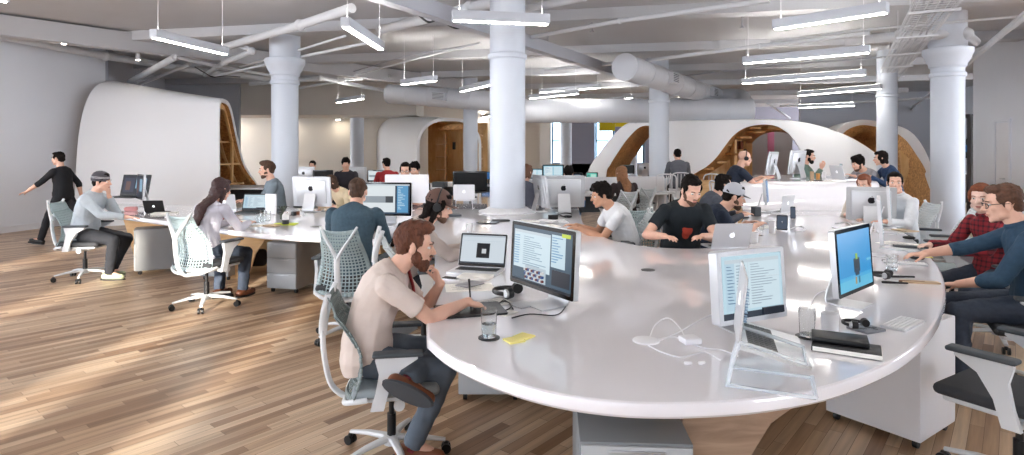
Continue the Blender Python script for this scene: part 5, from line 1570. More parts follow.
# ------------------------------------------------------------------ small things on the desk
# bearded man's place
k = MB(); k.plate((0, 0, .006), .36, .25, .010, .012); simple('drawing_tablet', 'black drawing tablet under the bearded man\'s hand', 'tablet', k, M_blk, P(470, 311), .25)
make_glass('half-full water glass on a round coaster by the near left rim', P(489, 338), .038, .135, .48, 'round black coaster under the water glass at near left')
k = MB(); k.rbox((0, 0, .004), (.076, .076, .008), .001, 1); simple('sticky_notes', 'yellow sticky note pad beside the water glass', 'sticky notes', k, mat('sticky_yellow', (246, 236, 150), .7), P(514, 341), .5)
k = MB(); k.rbox((0, 0, .0035), (.076, .076, .007), .001, 1); simple('sticky_notes', 'second yellow sticky pad lying behind the first', 'sticky notes', k, mat('sticky_yellow', (246, 236, 150), .7), P(524, 337) , .9)
make_headphones('black headphones with silver discs behind the drawing tablet', P(510, 296), 1.2)
def paper_thing(label, p, w_, h_, rz, m=None, th=.002, cat='paper', name='paper_sheet', lines=True):
    k = MB(); k.box((0, 0, th/2), (w_, h_, th)); k.mi(1)
    if lines:
        r_ = random.Random(int(p.x*1000) % 91)
        for i in range(9): k.box((-.02 - .0*w_, h_*.38 - i*h_*.085, th + .0002), (w_*(.4 + .4*r_.random()), h_*.018, .0004))
    o = k.build(name, [m or M_paper, mat('ink', (90, 92, 100), .7)], None, p, rz, smooth=0); return tag(o, label, cat)
paper_thing('white printed sheet in front of the silver laptop', P(468, 292) + V((0, .12, 0)), .30, .21, .15)
paper_thing('folded printed sheet behind the drawing tablet', P(493, 303), .20, .15, .6)
k = MB(); k.plate((0, 0, .004), .075, .14, .008, .010); k.mi(1); k.plate((0, 0, .0085), .066, .12, .0008, .006)
o = k.build('phone', [M_aluw, M_gls], None, P(451, 279), 1.2); tag(o, 'phone lying by the bearded man\'s elbow', 'phone')
k = MB(); k.plate((0, 0, .009), .15, .22, .016, .01); simple('notebook', 'closed white notebook under the phone side by the elbow', 'notebook', k, M_paper, P(462, 282) + V((.08, .12, 0)), 1.3)
cable('tangled black earphones behind the tablet', [P(498, 305, .745), P(504, 300, .745), P(511, 306, .75), P(505, 310, .746), P(499, 303, .75), P(508, 302, .752), P(513, 309, .746)], .0035, M_blk, cat='earphones', name='earphones')
cable('black display cable curving round the display foot on the desk', [P(512, 318, .744), P(530, 314, .744), P(556, 315, .744), P(566, 306, .744), P(569, 300, .744), P(563, 296, .746), P(552, 297, .76)], .003, M_blk)
# centre
def grommet(label, p, r_=.055):
    k = MB(); k.cyl((0, 0, -.001), (0, 0, .002), r_, n=28); simple('cable_hole_cap', label, 'cable grommet', k, M_blk, p)
grommet('dark oval cable hole in the middle of the desk', P(648, 270), .05)
grommet('dark oval cable hole at the left wing beside the silver computer', P(315.5, 226.5), .06)
k = MB(); k.lathe([(.06, 0), (.058, .006), (.04, .012), (.001, .013)], n=24); simple('cable_hub', 'white round cable outlet where the white cables gather', 'cable outlet', k, M_white, P(646, 341))
k = MB(); k.rbox((0, 0, .015), (.08, .075, .028), .008); simple('power_adapter', 'white square power adapter among the cables in the middle', 'charger', k, M_white, P(690, 343), .2)
for lab, q in (('white cable looping up from the cable outlet', [(648, 343), (655, 325), (668, 318), (680, 328), (686, 340)]),
               ('white cable running from the outlet to the mail display', [(650, 344), (675, 334), (700, 320), (718, 312), (735, 309)]),
               ('white cable running from the adapter to the clear stand', [(692, 344), (705, 348), (722, 350), (738, 356)]),
               ('thin white cable curving in front of the adapter', [(648, 345), (662, 352), (682, 357), (704, 352), (720, 360)]),
               ('short white cable beside the adapter', [(655, 340), (672, 337), (688, 341)])):
    cable(lab, [P(x, y, .744 + (.03 if (x, y) in ((668, 318),) else 0)) for x, y in q], .0032, M_white)
for i, (x, y) in enumerate(((686, 365), (700, 365))):
    k = MB(); k.caps((0, 0, .008), (.02, .0, .008), .008, .006, 8); simple('earbud', ['white earbud on the desk, the left one', 'white earbud on the desk, the right one'][i], 'earphones', k, M_key, P(x, y), .4*i)
# right place
make_glass('tall clear drinking glass on a black coaster beside the black notebooks', P(807, 337), .037, .135, .12, 'round black coaster under the tall glass at right')
k = MB(); k.lathe([(.001, .003), (.036, .003), (.040, .09), (.0375, .09), (.034, .008), (.001, .008)], n=28, cap=False); simple('paper_cup', 'white cup behind the tall glass and the black notebooks', 'cup', k, M_key, P(830, 332))
k = MB(); k.rbox((0, 0, .013), (.26, .15, .024), .004); k.mi(1); k.box((.004, -.001, .013), (.256, .150, .018))
o = k.build('notebook', [M_blk, M_paper], None, P(846, 351), -.52); tag(o, 'thick black notebook with pale page edges, the lower of the pair', 'notebook')
k = MB(); k.rbox((0, 0, .012), (.22, .13, .02), .004); o = simple('notebook', 'black notebook lying on top of the thick one', 'notebook', k, M_blk, P(842, 348) + V((0, .02, .025)), -.46)
make_headphones('black earphones case on the black notebooks', P(858, 342) + V((0, .02, .047)), .5, .55)
make_keyboard('white keyboard near the right rim in front of the blue screen', P(903, 325), rzf(.62, -.78) + .0, .27, .11)
k = MB(); k.rbox((0, 0, .006), (.13, .11, .012), .003); k.mi(1)
for i in range(14): k.box((random.uniform(-.05, .05), random.uniform(-.04, .04), .0125), (.02, .012, .001), random.random()*3)
o = k.build('magazine', [mat('mag_dark', (120, 122, 128), .5), M_blk], None, P(866, 330), .4); tag(o, 'small grey patterned booklet under the blue screen', 'booklet')
make_glass('clear glass near the black headphones at right', P(892, 272), .038, .12, .3, False)
make_headphones('large black headphones at the foot of the edge-on displays', P(884, 279), .9, .75)
k = MB(); k.plate((0, 0, .01), .36, .07, .018, .01); simple('wrist_rest', 'long dark bar lying across the desk near the plaid-shirted woman', 'wrist rest', k, M_pad, P(917, 248), -.30)
k = MB(); k.rbox((0, 0, .003), (.14, .06, .006), .002); simple('sticky_notes', 'yellow pad in front of the dark bar', 'sticky notes', k, mat('sticky_yellow', (246, 236, 150), .7), P(922, 257), -.3)
make_keyboard('white keyboard under the hand of the man with glasses', P(905, 264), -.5, .28, .11)
for lab, x, y, a, c in (('dark pen lying near the headphones at right', 895, 284, -.25, M_blk), ('brown pen case nearer to the right rim', 912, 283, -.2, mat('leather_brown', (120, 92, 70), .6)), ('black cable stub beside the pens', 903, 278, -.1, M_blk)):
    k = MB(); k.caps((-.07, 0, .009), (.07, 0, .009), .008, .006, 8); simple('pen', lab, 'pen', k, c, P(x, y), a)
k = MB(); k.rbox((0, 0, .006), (.22, .06, .012), .003); simple('ruler_case', 'tan flat case at the rim in front of the man with glasses', 'case', k, mat('tan_case', (196, 170, 140), .6), P(920, 283), -.2)
# things by the black t-shirt man
k = MB(); k.lathe([(.001, .003), (.036, .003), (.040, .10), (.0375, .10), (.034, .008), (.001, .008)], n=24, cap=False); simple('paper_cup', 'white cup right of the silver laptop back', 'cup', k, M_key, P(754, 243))
k = MB(); k.lathe([(.001, .003), (.032, .003), (.034, .13), (.032, .13), (.030, .008), (.001, .008)], n=24, cap=False); simple('paper_cup', 'tall white cup behind the phone on its stand', 'cup', k, M_key, P(772, 233.5))
def phone_stand(label, p, face, w_=.085, h_=.17, lean=18):
    t = thing('tablet_device', label, 'tablet', p, rzf(*face))
    T = Matrix.Rotation(math.radians(lean), 4, 'X')
    k = MB(); k.plate((0, 0, h_/2 + .01), w_, h_, .009, .012, 'Y', 4, T); k.build('housing', M_blk, t)
    k = MB(); k.plate((0, .005, h_/2 + .01), w_*.88, h_*.84, .001, .004, 'Y', 3, T); k.build('screen', glow((70, 80, 96), .5), t)
    k = MB(); k.tube([(0, -.01, .10), (0, -.08, .004), (0, -.01, .006)], .006, 6); k.build('stand', M_alu, t)
phone_stand('dark tablet leaning on its stand right of the cups', P(782, 231), (-.5, -1), .11, .16)
phone_stand('narrow upright black phone on a stand beyond the leaning tablet', P(793, 219.5), (-.2, -1), .06, .15, 4)
k = MB(); k.rbox((0, 0, .01), (.12, .02, .02), .006); simple('desk_telephone', 'black desk telephone left of the dark blue display', 'telephone', k, M_blk, P(745, 218.5), .3)
# white t-shirt man's place
make_keyboard('white keyboard under the hands of the white t-shirt man', P(562, 222), rzf(.95, .1), .28, .11)
k = MB(); k.ell((0, 0, .014), (.032, .055, .018)); simple('computer_mouse', 'dark mouse near the white t-shirt man\'s keyboard', 'mouse', k, M_blk, P(568, 217.5), 1.2)
k = MB(); k.rbox((0, 0, .03), (.12, .05, .06), .008); simple('desk_caddy', 'small black desk caddy right of the middle column foot', 'caddy', k, M_blk, P(553, 219.5), .3)
paper_thing('white paper spread right of the middle column foot', P(545, 226), .3, .22, .4); paper_thing('papers before the white t-shirt man\'s computer', P(530, 221), .25, .2, -.2)
k = MB(); k.plate((0, 0, .008), .24, .16, .012, .01); simple('tablet_device', 'black tablet lying left of the middle column foot', 'tablet', k, M_gls, P(488, 223), -.3)
k = MB(); k.plate((0, 0, .008), .20, .14, .012, .01); simple('notebook', 'dark notebook lying in front of the middle column', 'notebook', k, M_dark, P(501, 221), .2)
# left wing items
k = MB(); k.rbox((0, 0, .005), (.26, .17, .01), .02, 3); simple('sticky_notes', 'lime green pad under the black and white bottle on the left wing', 'mat', k, mat('lime', (205, 220, 70), .6), P(285, 224.5), .05)
t = thing('bottle', 'small black and white bottle on the lime green pad', 'bottle', P(285.5, 224, .752), 0)
k = MB(); k.lathe([(.001, 0), (.038, 0), (.038, .045), (.037, .05)], n=20); k.build('bottle_base', M_blk, t)
k = MB(); k.lathe([(.037, .05), (.037, .10), (.030, .115), (.018, .125), (.018, .14), (.001, .14)], n=20); k.build('bottle_body', M_key, t)
for i, (x, y, h_) in enumerate(((263, 222, .14), (268, 221, .12), (258, 223, .10))):
    make_glass(['clear tall glass left of the lime pad', 'clear glass between laptop and lime pad', 'low clear glass nearest the long-haired woman\'s laptop'][i], P(x, y), .035, h_, 0, False)
paper_thing('open printed magazine beside the long-haired woman', P(228, 222), .40, .26, .25); paper_thing('loose printed sheet near the clear glasses on the left wing', P(247, 226), .34, .2, .05, mat('paper_tan', (214, 206, 192), .7))
k = MB(); k.lathe([(.001, 0), (.033, 0), (.033, .11), (.033, .12), (.001, .121)], n=20); simple('drink_can', 'silver drink can beside the knitted-cap man\'s display', 'can', k, M_alu, P(147, 212.5))
k = MB(); k.rbox((0, 0, .03), (.16, .09, .06), .02); simple('pouch', 'pink pouch by the knitted-cap man\'s hand', 'pouch', k, mat('pink', (200, 140, 140), .7), P(131, 211), .3)
k = MB(); k.rbox((0, 0, .01), (.30, .20, .02), .004); simple('book', 'pale book lying right of the drink can', 'book', k, M_paper, P(165, 214), .3)
k = MB(); k.rbox((0, 0, .03), (.24, .08, .06), .01); simple('desk_organizer', 'dark organizer tray behind the bottle on the left wing', 'organizer', k, M_pad, P(275, 213.5), .1)
for i in range(6):
    k = MB(); k.rbox((0, 0, .02), (.06, .05, .04 + .02*(i % 2)), .008); simple('toy_block', 'small brown and white trinket in front of the silver computer on the left wing', 'trinket', k, [M_blk, mat('brown_toy', (130, 84, 60), .6), M_key][i % 3], P(281 + i*4.2, 214.5 + (i % 2)), .4*i, 'trinkets on the left wing')
k = MB(); k.rbox((0, 0, .14), (.16, .02, .27), .006); simple('desk_card', 'small upright white card beside the silver computer on the left wing', 'card', k, M_key, P(271, 214.5, .741), -.2)
k = MB(); k.lathe([(.001, 0), (.035, 0), (.037, .10), (.034, .10), (.001, .01)], n=18, cap=False); simple('pen_cup', 'dark pen cup near the woman in yellow', 'cup', k, M_blk, P(345, 214))
# raised desk small things
for i, (px_, d_) in enumerate(((818, 10.2), (824, 10.4), (812, 10.0))):
    k = MB(); k.lathe([(.001, 0), (.03, 0), (.033, .08 + .02*i), (.001, .08 + .02*i)], n=16); simple('paper_cup', ['orange cup on the raised desk before the green-shirted man', 'pale cup on the raised desk by the green-shirted man\'s laptop', 'short cup on the raised desk under the green-shirted man\'s hands'][i], 'cup', k, [mat('orange', (214, 150, 80), .5), M_key, mat('tan_cup', (190, 160, 130), .5)][i], PR(px_, d=d_))
k = MB(); k.rbox((0, 0, .01), (.25, .18, .02), .004); simple('book', 'flat pale book at the front of the raised desk', 'book', k, M_paper, PR(835, d=9.2), .2)
k = MB(); k.rbox((0, 0, .006), (.12, .07, .012), .004); simple('phone', 'black phone lying at the front edge of the raised desk', 'phone', k, M_blk, PR(818, d=9.35), .2)
# clothes and bag hanging under left wing
k = MB(); k.rbox((0, 0, .20), (.22, .12, .22), .05, 3); simple('bag', 'dark bag standing under the left wing beside the grey pedestal', 'bag', k, mat('dark_bag', (40, 34, 36), .8), P(258, 273, .0) , .2)

# ------------------------------------------------------------------ background desks
def bg_desk(label, x, y, w_, dp_, rz=0, m=None):
    t = thing('office_desk', label, 'desk', (x, y, 0), rz)
    k = MB(); k.rbox((0, 0, .72), (w_, dp_, .04), .01); k.build('desktop', m or M_white, t)
    for sx in (-1, 1):
        k = MB(); k.rbox((sx*(w_/2 - .05), 0, .35), (.05, dp_*.9, .70), .01); k.build('leg', M_white, t)
    k = MB(); k.box((0, dp_*.2, .5), (w_ - .2, .02, .35)); k.build('modesty_panel', M_pad, t)
bg_desk('long white desk before the cream back wall', -4.3, 14.2, 5.2, 1.2)
bg_desk('dark-based desk in front of the wooden bookshelf arch', -1.2, 15.2, 2.6, 1.1, .1, M_white)
bg_desk('white desk far behind the middle column', 1.75, 15.0, 2.4, 1.3)
bg_desk('white desk inside the small arch opening', 3.6, 19.0, 2.6, 1.2)
bg_desk('white desk behind the white t-shirt man', 2.1, 12.2, 1.9, .9, .2)
def BGM(label, px, d, w_, face, scr, kind='imac', zz=.741, group=None):
    return make_monitor(label, V(((px-CX)*d/F, d, zz)), face, scr, kind, w_, 4, logo='d' if kind == 'imac' else None, hgt=w_*.6, group=group)
BGM('far beige-lit silver computer from behind, just right of the left column', 304, 14.2, .52, (.05, 1), 'mail')
BGM('far black display between the two silver computers', 323, 14.0, .46, (.1, -1), 'off', 'black')
BGM('far silver computer from behind, left of the lit document display', 356, 14.3, .50, (-.05, 1), 'mail')
BGM('far display with lit document left of the red-shirted man', 377, 14.0, .46, (-.2, -1), 'doc', 'black')
BGM('far small blue-lit display left of the middle column', 488, 15.0, .34, (-.1, -1), 'blue', 'black')
BGM('far silver computer behind right of the middle column with bright page', 537, 14.6, .42, (-.1, -1), 'two', 'imac')
BGM('far large display with twin pages right of the middle column', 553, 11.6, .42, (.05, -1), 'two', 'black', .95)
BGM('far small display with photo beside the dark-haired head', 575, 12.0, .30, (-.1, -1), 'photo', 'thunder', .85)
BGM('far green-lit display by the windows', 592, 15.2, .30, (-.3, -1), 'green', 'black')
BGM('far black display inside the small arch opening', 627, 18.6, .46, (.1, -1), 'off', 'black')
BGM('far silver computer inside the small arch opening', 645, 18.8, .5, (.3, 1), 'mail')
k = MB(); k.rbox((0, 0, .55), (1.9, .05, .36), .01); simple('desk_screen', 'low white divider behind the white t-shirt man', 'divider', k, M_white, (2.35, 12.75, .30), .2)

# CLUTTER: loose things on the desk top
M_red = mat('red_card', (190, 60, 60), .6); M_bluec = mat('blue_card', (70, 120, 180), .5); M_tan = mat('tan_card', (200, 176, 146), .7)
def slabt(name, label, cat, px, py, w_, h_, th, rz, m, z=Z):
    k = MB(); k.rbox((0, 0, th/2), (w_, h_, th), min(.003, th*.4), 1); return simple(name, label, cat, k, m, P(px, py, z), rz)
def cup(label, px, py, m, r=.036, h=.10):
    k = MB(); k.lathe([(.001, .003), (r*.88, .003), (r, h), (r - .003, h), (r*.85, .008), (.001, .008)], n=22, cap=False); return simple('paper_cup', label, 'cup', k, m, P(px, py))
paper_thing('white sheet under the edge-on displays at the right rim', P(899, 244), .24, .30, .5)
paper_thing('printed sheet before the white-shirted man', P(893, 231), .22, .30, .3)
make_keyboard('white keyboard in front of the white-shirted man', P(889, 226), -1.2, .28, .11)
k = MB(); k.ell((0, 0, .014), (.032, .055, .018)); simple('computer_mouse', 'dark mouse between the plaid-shirted woman and the edge-on displays', 'mouse', k, M_blk, P(909, 239), .9)
k = MB(); k.ell((0, 0, .014), (.030, .052, .016)); simple('computer_mouse', 'black mouse under the fingers of the man with glasses', 'mouse', k, M_blk, P(917, 259.5), .9)
make_keyboard('white keyboard before the plaid-shirted woman', P(899, 250), -.9, .28, .11)
slabt('notebook', 'tan notebook lying between the edge-on displays and the rim', 'notebook', 905, 231, .15, .21, .012, .2, M_tan)
cup('small white cup behind the edge-on displays', 878, 232, M_key)
slabt('phone', 'black phone lying beside the dark bar at the right rim', 'phone', 893, 262, .07, .14, .009, .4, M_gls)
slabt('tablet_device', 'dark tablet propped below the silver computer at right', 'tablet', 857, 229, .18, .13, .012, .3, M_pad)
cable('thin white cable on the desk left of the silver computer at right', [P(835, 224, .744), P(846, 222, .744), P(852, 227, .744), P(842, 230, .744), P(832, 227, .744)], .004, M_white)
cable('white cable trailing from the blue-picture display', [P(838, 300, .744), P(826, 291, .744), P(815, 296, .744), P(808, 312, .744)], .003, M_white)
slabt('notebook', 'grey notebook beside the phone at the bearded man\'s elbow', 'notebook', 470, 285, .16, .11, .010, .9, mat('grey_card', (150, 150, 154), .7))
paper_thing('small checked sheet in front of the headphones at near left', P(500, 312), .12, .16, .9)
slabt('trackpad', 'flat white trackpad at the foot of the chat display', 'trackpad', 523, 305, .13, .12, .008, .7, M_aluw)
paper_thing('white sheet by the arm of the person in the brown cap', P(468, 249), .28, .2, .4)
slabt('phone', 'black phone by the hands of the person in the brown cap', 'phone', 480, 244, .07, .14, .009, 1.1, M_gls)
cup('white mug on the desk left of the middle column foot', 470, 233, M_key)
slabt('book', 'dark book behind the white laptop stand', 'book', 452, 216, .22, .16, .025, .3, M_pad)
cup('blue mug near the silver computer right of the middle column', 583, 207, M_bluec)
slabt('notebook', 'white notebook by the tilted silver computer beside the column', 'notebook', 547, 221, .20, .15, .012, -.5, M_key)
cable('black cables bunched behind the silver computer right of the column', [P(556, 216, .75), P(564, 213, .76), P(572, 214, .75), P(566, 217, .75), P(558, 214, .75)], .008, M_blk)
paper_thing('sheet before the cap man at the inner desk edge', P(765, 227), .26, .2, .2)
slabt('speaker', 'small dark speaker box left of the blue display on the inner edge', 'speaker', 756, 216, .09, .09, .12, .2, M_pad)
cup('clear cup near the cap man\'s hands', 760, 236, M_glass, .034, .11)
cable('white cables curling on the desk right of the leaning tablet', [P(795, 232, .744), P(805, 230, .744), P(800, 226, .744), P(790, 229, .744)], .004, M_white)
slabt('book', 'red and white book beside the long-haired woman\'s magazine', 'book', 216, 219, .18, .13, .02, .4, M_red)
slabt('notebook', 'brown notebook left of the lime green pad', 'notebook', 272, 226, .16, .12, .014, -.3, M_tan)
cup('white mug beside the blue-shirted man\'s display', 358, 222, M_key)
slabt('phone', 'phone lying before the silver computer on the left wing', 'phone', 333, 219, .07, .14, .009, .6, M_gls)
k = MB()
for i in range(4): k.tube([(0, 0, .07), (.05*math.cos(i*1.6), .05*math.sin(i*1.6), .16), (.09*math.cos(i*1.6), .09*math.sin(i*1.6), .15)], [.004, .012, .003], 6, flat=.4)
k.lathe([(.001, 0), (.035, 0), (.042, .07), (.001, .068)], n=16)
simple('potted_plant', 'tiny dark potted plant behind the bottle on the lime pad', 'plant', k, mat('plant_dark', (60, 66, 52), .7), P(283, 219))
cup('brown cup behind the dark-glasses man\'s white display', 375, 209, mat('brown_cup', (120, 84, 60), .6))
slabt('book', 'black book on the far beige desk by the left computer', 'book', 330, 184, .2, .15, .03, .3, M_blk, .742)
slabt('storage_tray', 'white tray on the far desk before the wooden arch', 'tray', 452, 186, .4, .25, .10, .2, M_key, .742)
slabt('storage_tray', 'dark tray on the far desk left of the black display', 'tray', 440, 187, .3, .25, .12, -.2, M_pad, .742)
# ------------------------------------------------------------------ the people
def cloth(nm, c, na=.06, ns=12): return mat('cloth_' + nm, c, .85, noise_amt=na, nscale=ns, bump=.15, bscale=400)
H_br = mat('hair_brown', (70, 46, 30), .7, noise_amt=.35, nscale=60, stretch=(1, 1, .3), bump=.6, bscale=120)
H_dk = mat('hair_dark', (22, 17, 15), .85, spec=.15, noise_amt=.3, nscale=60, bump=.5, bscale=120)
H_rd = mat('hair_ginger', (122, 66, 40), .7, noise_amt=.3, nscale=60, bump=.5, bscale=120)
H_gr = mat('hair_auburn', (92, 52, 34), .7, noise_amt=.3, nscale=60, stretch=(1, 1, .3), bump=.6, bscale=120)
beige, teal = cloth('beige', (214, 200, 192), .03), cloth('teal_denim', (62, 84, 98), .12, 40)
pale, black = cloth('pale', (196, 200, 208)), cloth('black', (26, 27, 32))
jeans, djeans = mat('dark_jeans', (58, 68, 84), .8, noise_amt=.12, nscale=30, bump=.2, bscale=200), mat('charcoal_trousers', (40, 42, 48), .85)
brownshoe = mat('brown_leather', (124, 74, 50), .4, noise_amt=.1)
plaid = None
def tgt(loc, rz, px, py, z): return tuple(W2L((loc[0], loc[1], 0), rz, P(px, py, z)))

# 1 bearded man, near left
loc = (-.76, 3.14, 0); rz = rzf(1, .10)
person('bearded man in beige t-shirt, chin on hand, drawing on a black tablet', loc, rz, s=.95, hip=.56, lean=13, curve=16, yaw=-4, pitch=-10, roll=0,
       hr=tuple(V(tgt(loc, rz, 467, 302, .795)) / .95), pr=(.7, -.2, -.8), hl=(-.02, .40, .93), pl=(-.25, .4, -1), hdl=(.05, -.25, 1), nl=(.35, -1, -.2), curl_l=.9,
       nr=(0, .2, -1), curl_r=1.0, hdr=(-.15, 1, -.25),
       fr=(.10, .26, .10), kr=(.05, 1, .4), fdr=(.1, 1, -.12), fl=(.26, .24, .50), kl=(-1, .5, .1), fdl=(-.15, .8, -.5), solem=mat('grey_sole', (78, 82, 88), .8),
       topm=beige, legm=mat('slate_trousers', (88, 98, 110), .85, noise_amt=.08, nscale=20), shoem=brownshoe, sockm=mat('patterned_sock', (120, 50, 60), .8, noise_amt=.8, nscale=60),
       hair='quiff', hairm=H_gr, beard='full', vox=.0052, sleeve=.72)
# stylus in his hand
k = MB(); p0 = P(471, 301, .79); k.tube([p0 + V((.0, .0, -.04)), p0 + V((-.01, -.01, .12))], [.003, .006], 8); simple('stylus', 'black stylus held by the bearded man', 'pen', k, M_blk)
k = MB(); k.tube([(-.0, .0, 0), (.03, .01, -.12), (.05, .0, -.26)], [.03, .028, .02], 10, flat=.3); simple('lanyard', 'dark red strap hanging behind the bearded man\'s forearm', 'strap', k, mat('dark_red', (140, 40, 44), .8), (-.57, 3.26, .98))

# 2 man with brown cap
loc = (-.86, 4.74, 0); rz = rzf(1, .15)
person('person in brown cap and headphones with pale jacket, hands on desk behind the bearded man', loc, rz, hip=.56, lean=15, curve=14, yaw=-8, pitch=-16,
       hr=(.10, .60, .80), hl=(-.16, .55, .80), topm=cloth('stone', (168, 156, 150)), top='long', hair='long', hairm=H_dk, hat='cap', hatm=mat('cap_brown', (92, 68, 60), .8),
       phones=True, vox=.008, beard='short', beardm=H_dk, legm=djeans)
# 3 blue shirt from behind
loc = (-1.45, 5.42, 0); rz = rzf(.02, 1)
person('man in blue-grey shirt seen from behind before a document display', loc, rz, s=1.02, hip=.56, lean=10, curve=12, yaw=4, pitch=-10, hl=(-.15, .46, .80), hr=(.15, .46, .80), pl=(-.5, -.3, -1), pr=(.5, -.3, -1),
       topm=teal, top='shirt', hair='short', hairm=H_br, vox=.008, bulk=1.1, legm=djeans, skin=M_skin)
# 4 woman long hair
loc = (-3.18, 6.22, 0); rz = rzf(.30, 1)
person('woman with long dark hair in pale sweater seen from behind at her laptop', loc, rz, hip=.56, lean=8, curve=14, yaw=-14, pitch=-14, hl=(-.10, .46, .80), hr=(.16, .46, .80), topm=cloth('lilac', (198, 196, 208)), top='long',
       hair='long', hairm=mat('hair_plum', (58, 34, 34), .6, noise_amt=.3, nscale=60), vox=.0085, female=True, legm=jeans, shoem=mat('boot', (92, 54, 36), .5), fl=(-.1, .30, .09), fr=(.14, .38, .09))
# 5 knitted cap man
loc = (-5.30, 7.45, 0); rz = rzf(1, .08)
person('man in striped knitted cap and pale shirt, hand to his chin, at the desk tip', loc, rz, s=1.0, hip=.57, lean=10, curve=10, yaw=0, pitch=-5, hr=(.14, .56, .78), hl=(-.04, .26, 1.02), pl=(-.3, .4, -1), hdl=(.1, 0, 1), nl=(0, -1, 0), curl_l=.8,
       topm=cloth('sky_grey', (184, 194, 202)), top='shirt', hair='thin', hairm=H_dk, hat='beanie', hatm=mat('beanie_grey', (74, 72, 78), .9), vox=.0085, legm=djeans,
       shoem=mat('olive_shoe', (176, 182, 150), .6), fl=(-.1, .26, .09), fr=(.1, .34, .09))
# 6 walking man
loc = (-7.55, 10.1, 0); rz = rzf(-1, -.05)
person('man in black walking to the left along the white wall', loc, rz, s=.93, hip=.90, lean=4, curve=4, yaw=0, pitch=-4, hl=(-.26, .46, .98), hr=(.24, -.16, .86), pl=(-.4, -.6, -.5), pr=(.3, -1, -.2),
       fl=(-.08, .34, .12), fr=(.08, -.52, .20), kl=(0, 1, .2), kr=(0, 1, .3), fdl=(0, 1, .15), fdr=(0, .75, -.6), topm=black, top='long', sleeve=.3, hair='short', hairm=H_dk, vox=.010, legm=cloth('black_trousers', (30, 31, 36)), face=True)
# 7 grey shirt bearded man, far side
loc = (-3.66, 9.35, 0); rz = rzf(-1, -.55)
person('bearded man in grey shirt on the far side of the left wing, looking left', loc, rz, s=1.06, hip=.57, lean=6, curve=8, yaw=0, pitch=-6, topm=cloth('grey_blue', (120, 132, 142)), top='tee', sleeve=.8, hair='quiff', hairm=H_br, beard='short', vox=.010, legm=djeans)
# 8 woman behind silver computer
loc = (-2.52, 9.2, 0); rz = rzf(-.6, -1)
person('woman in pale yellow top bent behind the silver computer on the left wing', loc, rz, hip=.55, lean=18, curve=18, yaw=-20, pitch=-20, topm=cloth('cream', (222, 204, 172)), top='long', hair='bob', hairm=H_br, female=True, vox=.012, legm=djeans)
# 9 man with glasses behind white display
loc = (-1.65, 9.35, 0); rz = rzf(.05, -1)
person('man with dark glasses looking over the wide white display', loc, rz, s=1.04, hip=.57, lean=3, curve=6, pitch=-8, topm=cloth('wine', (70, 30, 36)), top='tee', hair='short', hairm=H_dk, glasses=True, vox=.010, legm=djeans)
# 10 man in dark shirt beside
loc = (-1.72, 11.0, 0); rz = rzf(-.2, -1)
person('dark-haired man in dark shirt just behind the man with dark glasses', loc, rz, s=1.03, hip=.57, lean=8, curve=8, pitch=-14, topm=black, top='tee', hair='messy', hairm=H_dk, vox=.012, legm=djeans)
# 11 red shirt
loc = (-2.70, 13.1, 0); rz = rzf(-.5, 1)
person('man in red shirt seen from behind before the far lit display', loc, rz, s=1.06, hip=.57, lean=8, curve=6, yaw=10, pitch=-6, topm=cloth('red', (150, 40, 44)), top='tee', hair='short', hairm=H_dk, vox=.014, legm=djeans, face=False)
# 12 dark man by back wall
loc = (-3.70, 13.4, 0); rz = rzf(.2, -1)
person('dark-haired man in dark shirt at the far desk before the cream wall', loc, rz, s=1.06, hip=.57, lean=6, curve=8, pitch=-12, topm=cloth('dark_grey', (48, 46, 54)), top='tee', hair='messy', hairm=H_dk, vox=.014, legm=djeans, face=False)
# 13
loc = (-4.90, 14.9, 0); rz = rzf(0, -1)
person('person hidden up to the hair behind the far beige-lit computer', loc, rz, s=1.0, hip=.57, lean=8, curve=8, topm=black, hair='short', hairm=H_dk, vox=.016, legm=djeans, face=False)
# 14 brown hair right of column
loc = (.18, 9.35, 0); rz = rzf(.35, 1)
person('brown-haired person in grey sweater, back turned, beside the middle column', loc, rz, s=1.02, hip=.57, lean=6, curve=6, yaw=-20, topm=cloth('mid_grey', (84, 86, 98)), top='long', hair='bob', hairm=mat('hair_chestnut', (104, 70, 50), .7), vox=.011, legm=djeans, face=False)
# 15
loc = (.98, 10.4, 0); rz = rzf(.1, 1)
person('black-haired person seen from behind between the far displays', loc, rz, s=1.0, hip=.56, lean=14, curve=8, topm=black, hair='messy', hairm=H_dk, vox=.013, legm=djeans, face=False)
# 16 white t-shirt
loc = (1.19, 6.15, 0); rz = rzf(-1, -.10)
person('black-haired man in white t-shirt typing, facing left, right of the middle column', loc, rz, s=1.0, hip=.55, lean=16, curve=14, yaw=10, pitch=-14, hl=(-.02, .50, .80), hr=(.26, .48, .80), pl=(-.6, -.5, -1), topm=cloth('white_tee', (224, 226, 230), .02), top='tee', sleeve=.6,
       hair='messy', hairm=H_dk, skin=M_skin3, vox=.0072, legm=djeans)
# 17 brown haired woman far
loc = (1.82, 9.55, 0); rz = rzf(-.1, 1)
person('woman with long brown hair and dark sweater seen from behind in the inlet', loc, rz, s=1.04, hip=.56, lean=12, curve=14, yaw=15, pitch=-10, topm=cloth('umber', (54, 42, 42)), top='long', hair='long', hairm=mat('hair_light_brown', (140, 96, 64), .7, noise_amt=.3, nscale=60), female=True, vox=.011, legm=mat('blue_jeans', (92, 124, 158), .8), face=False)
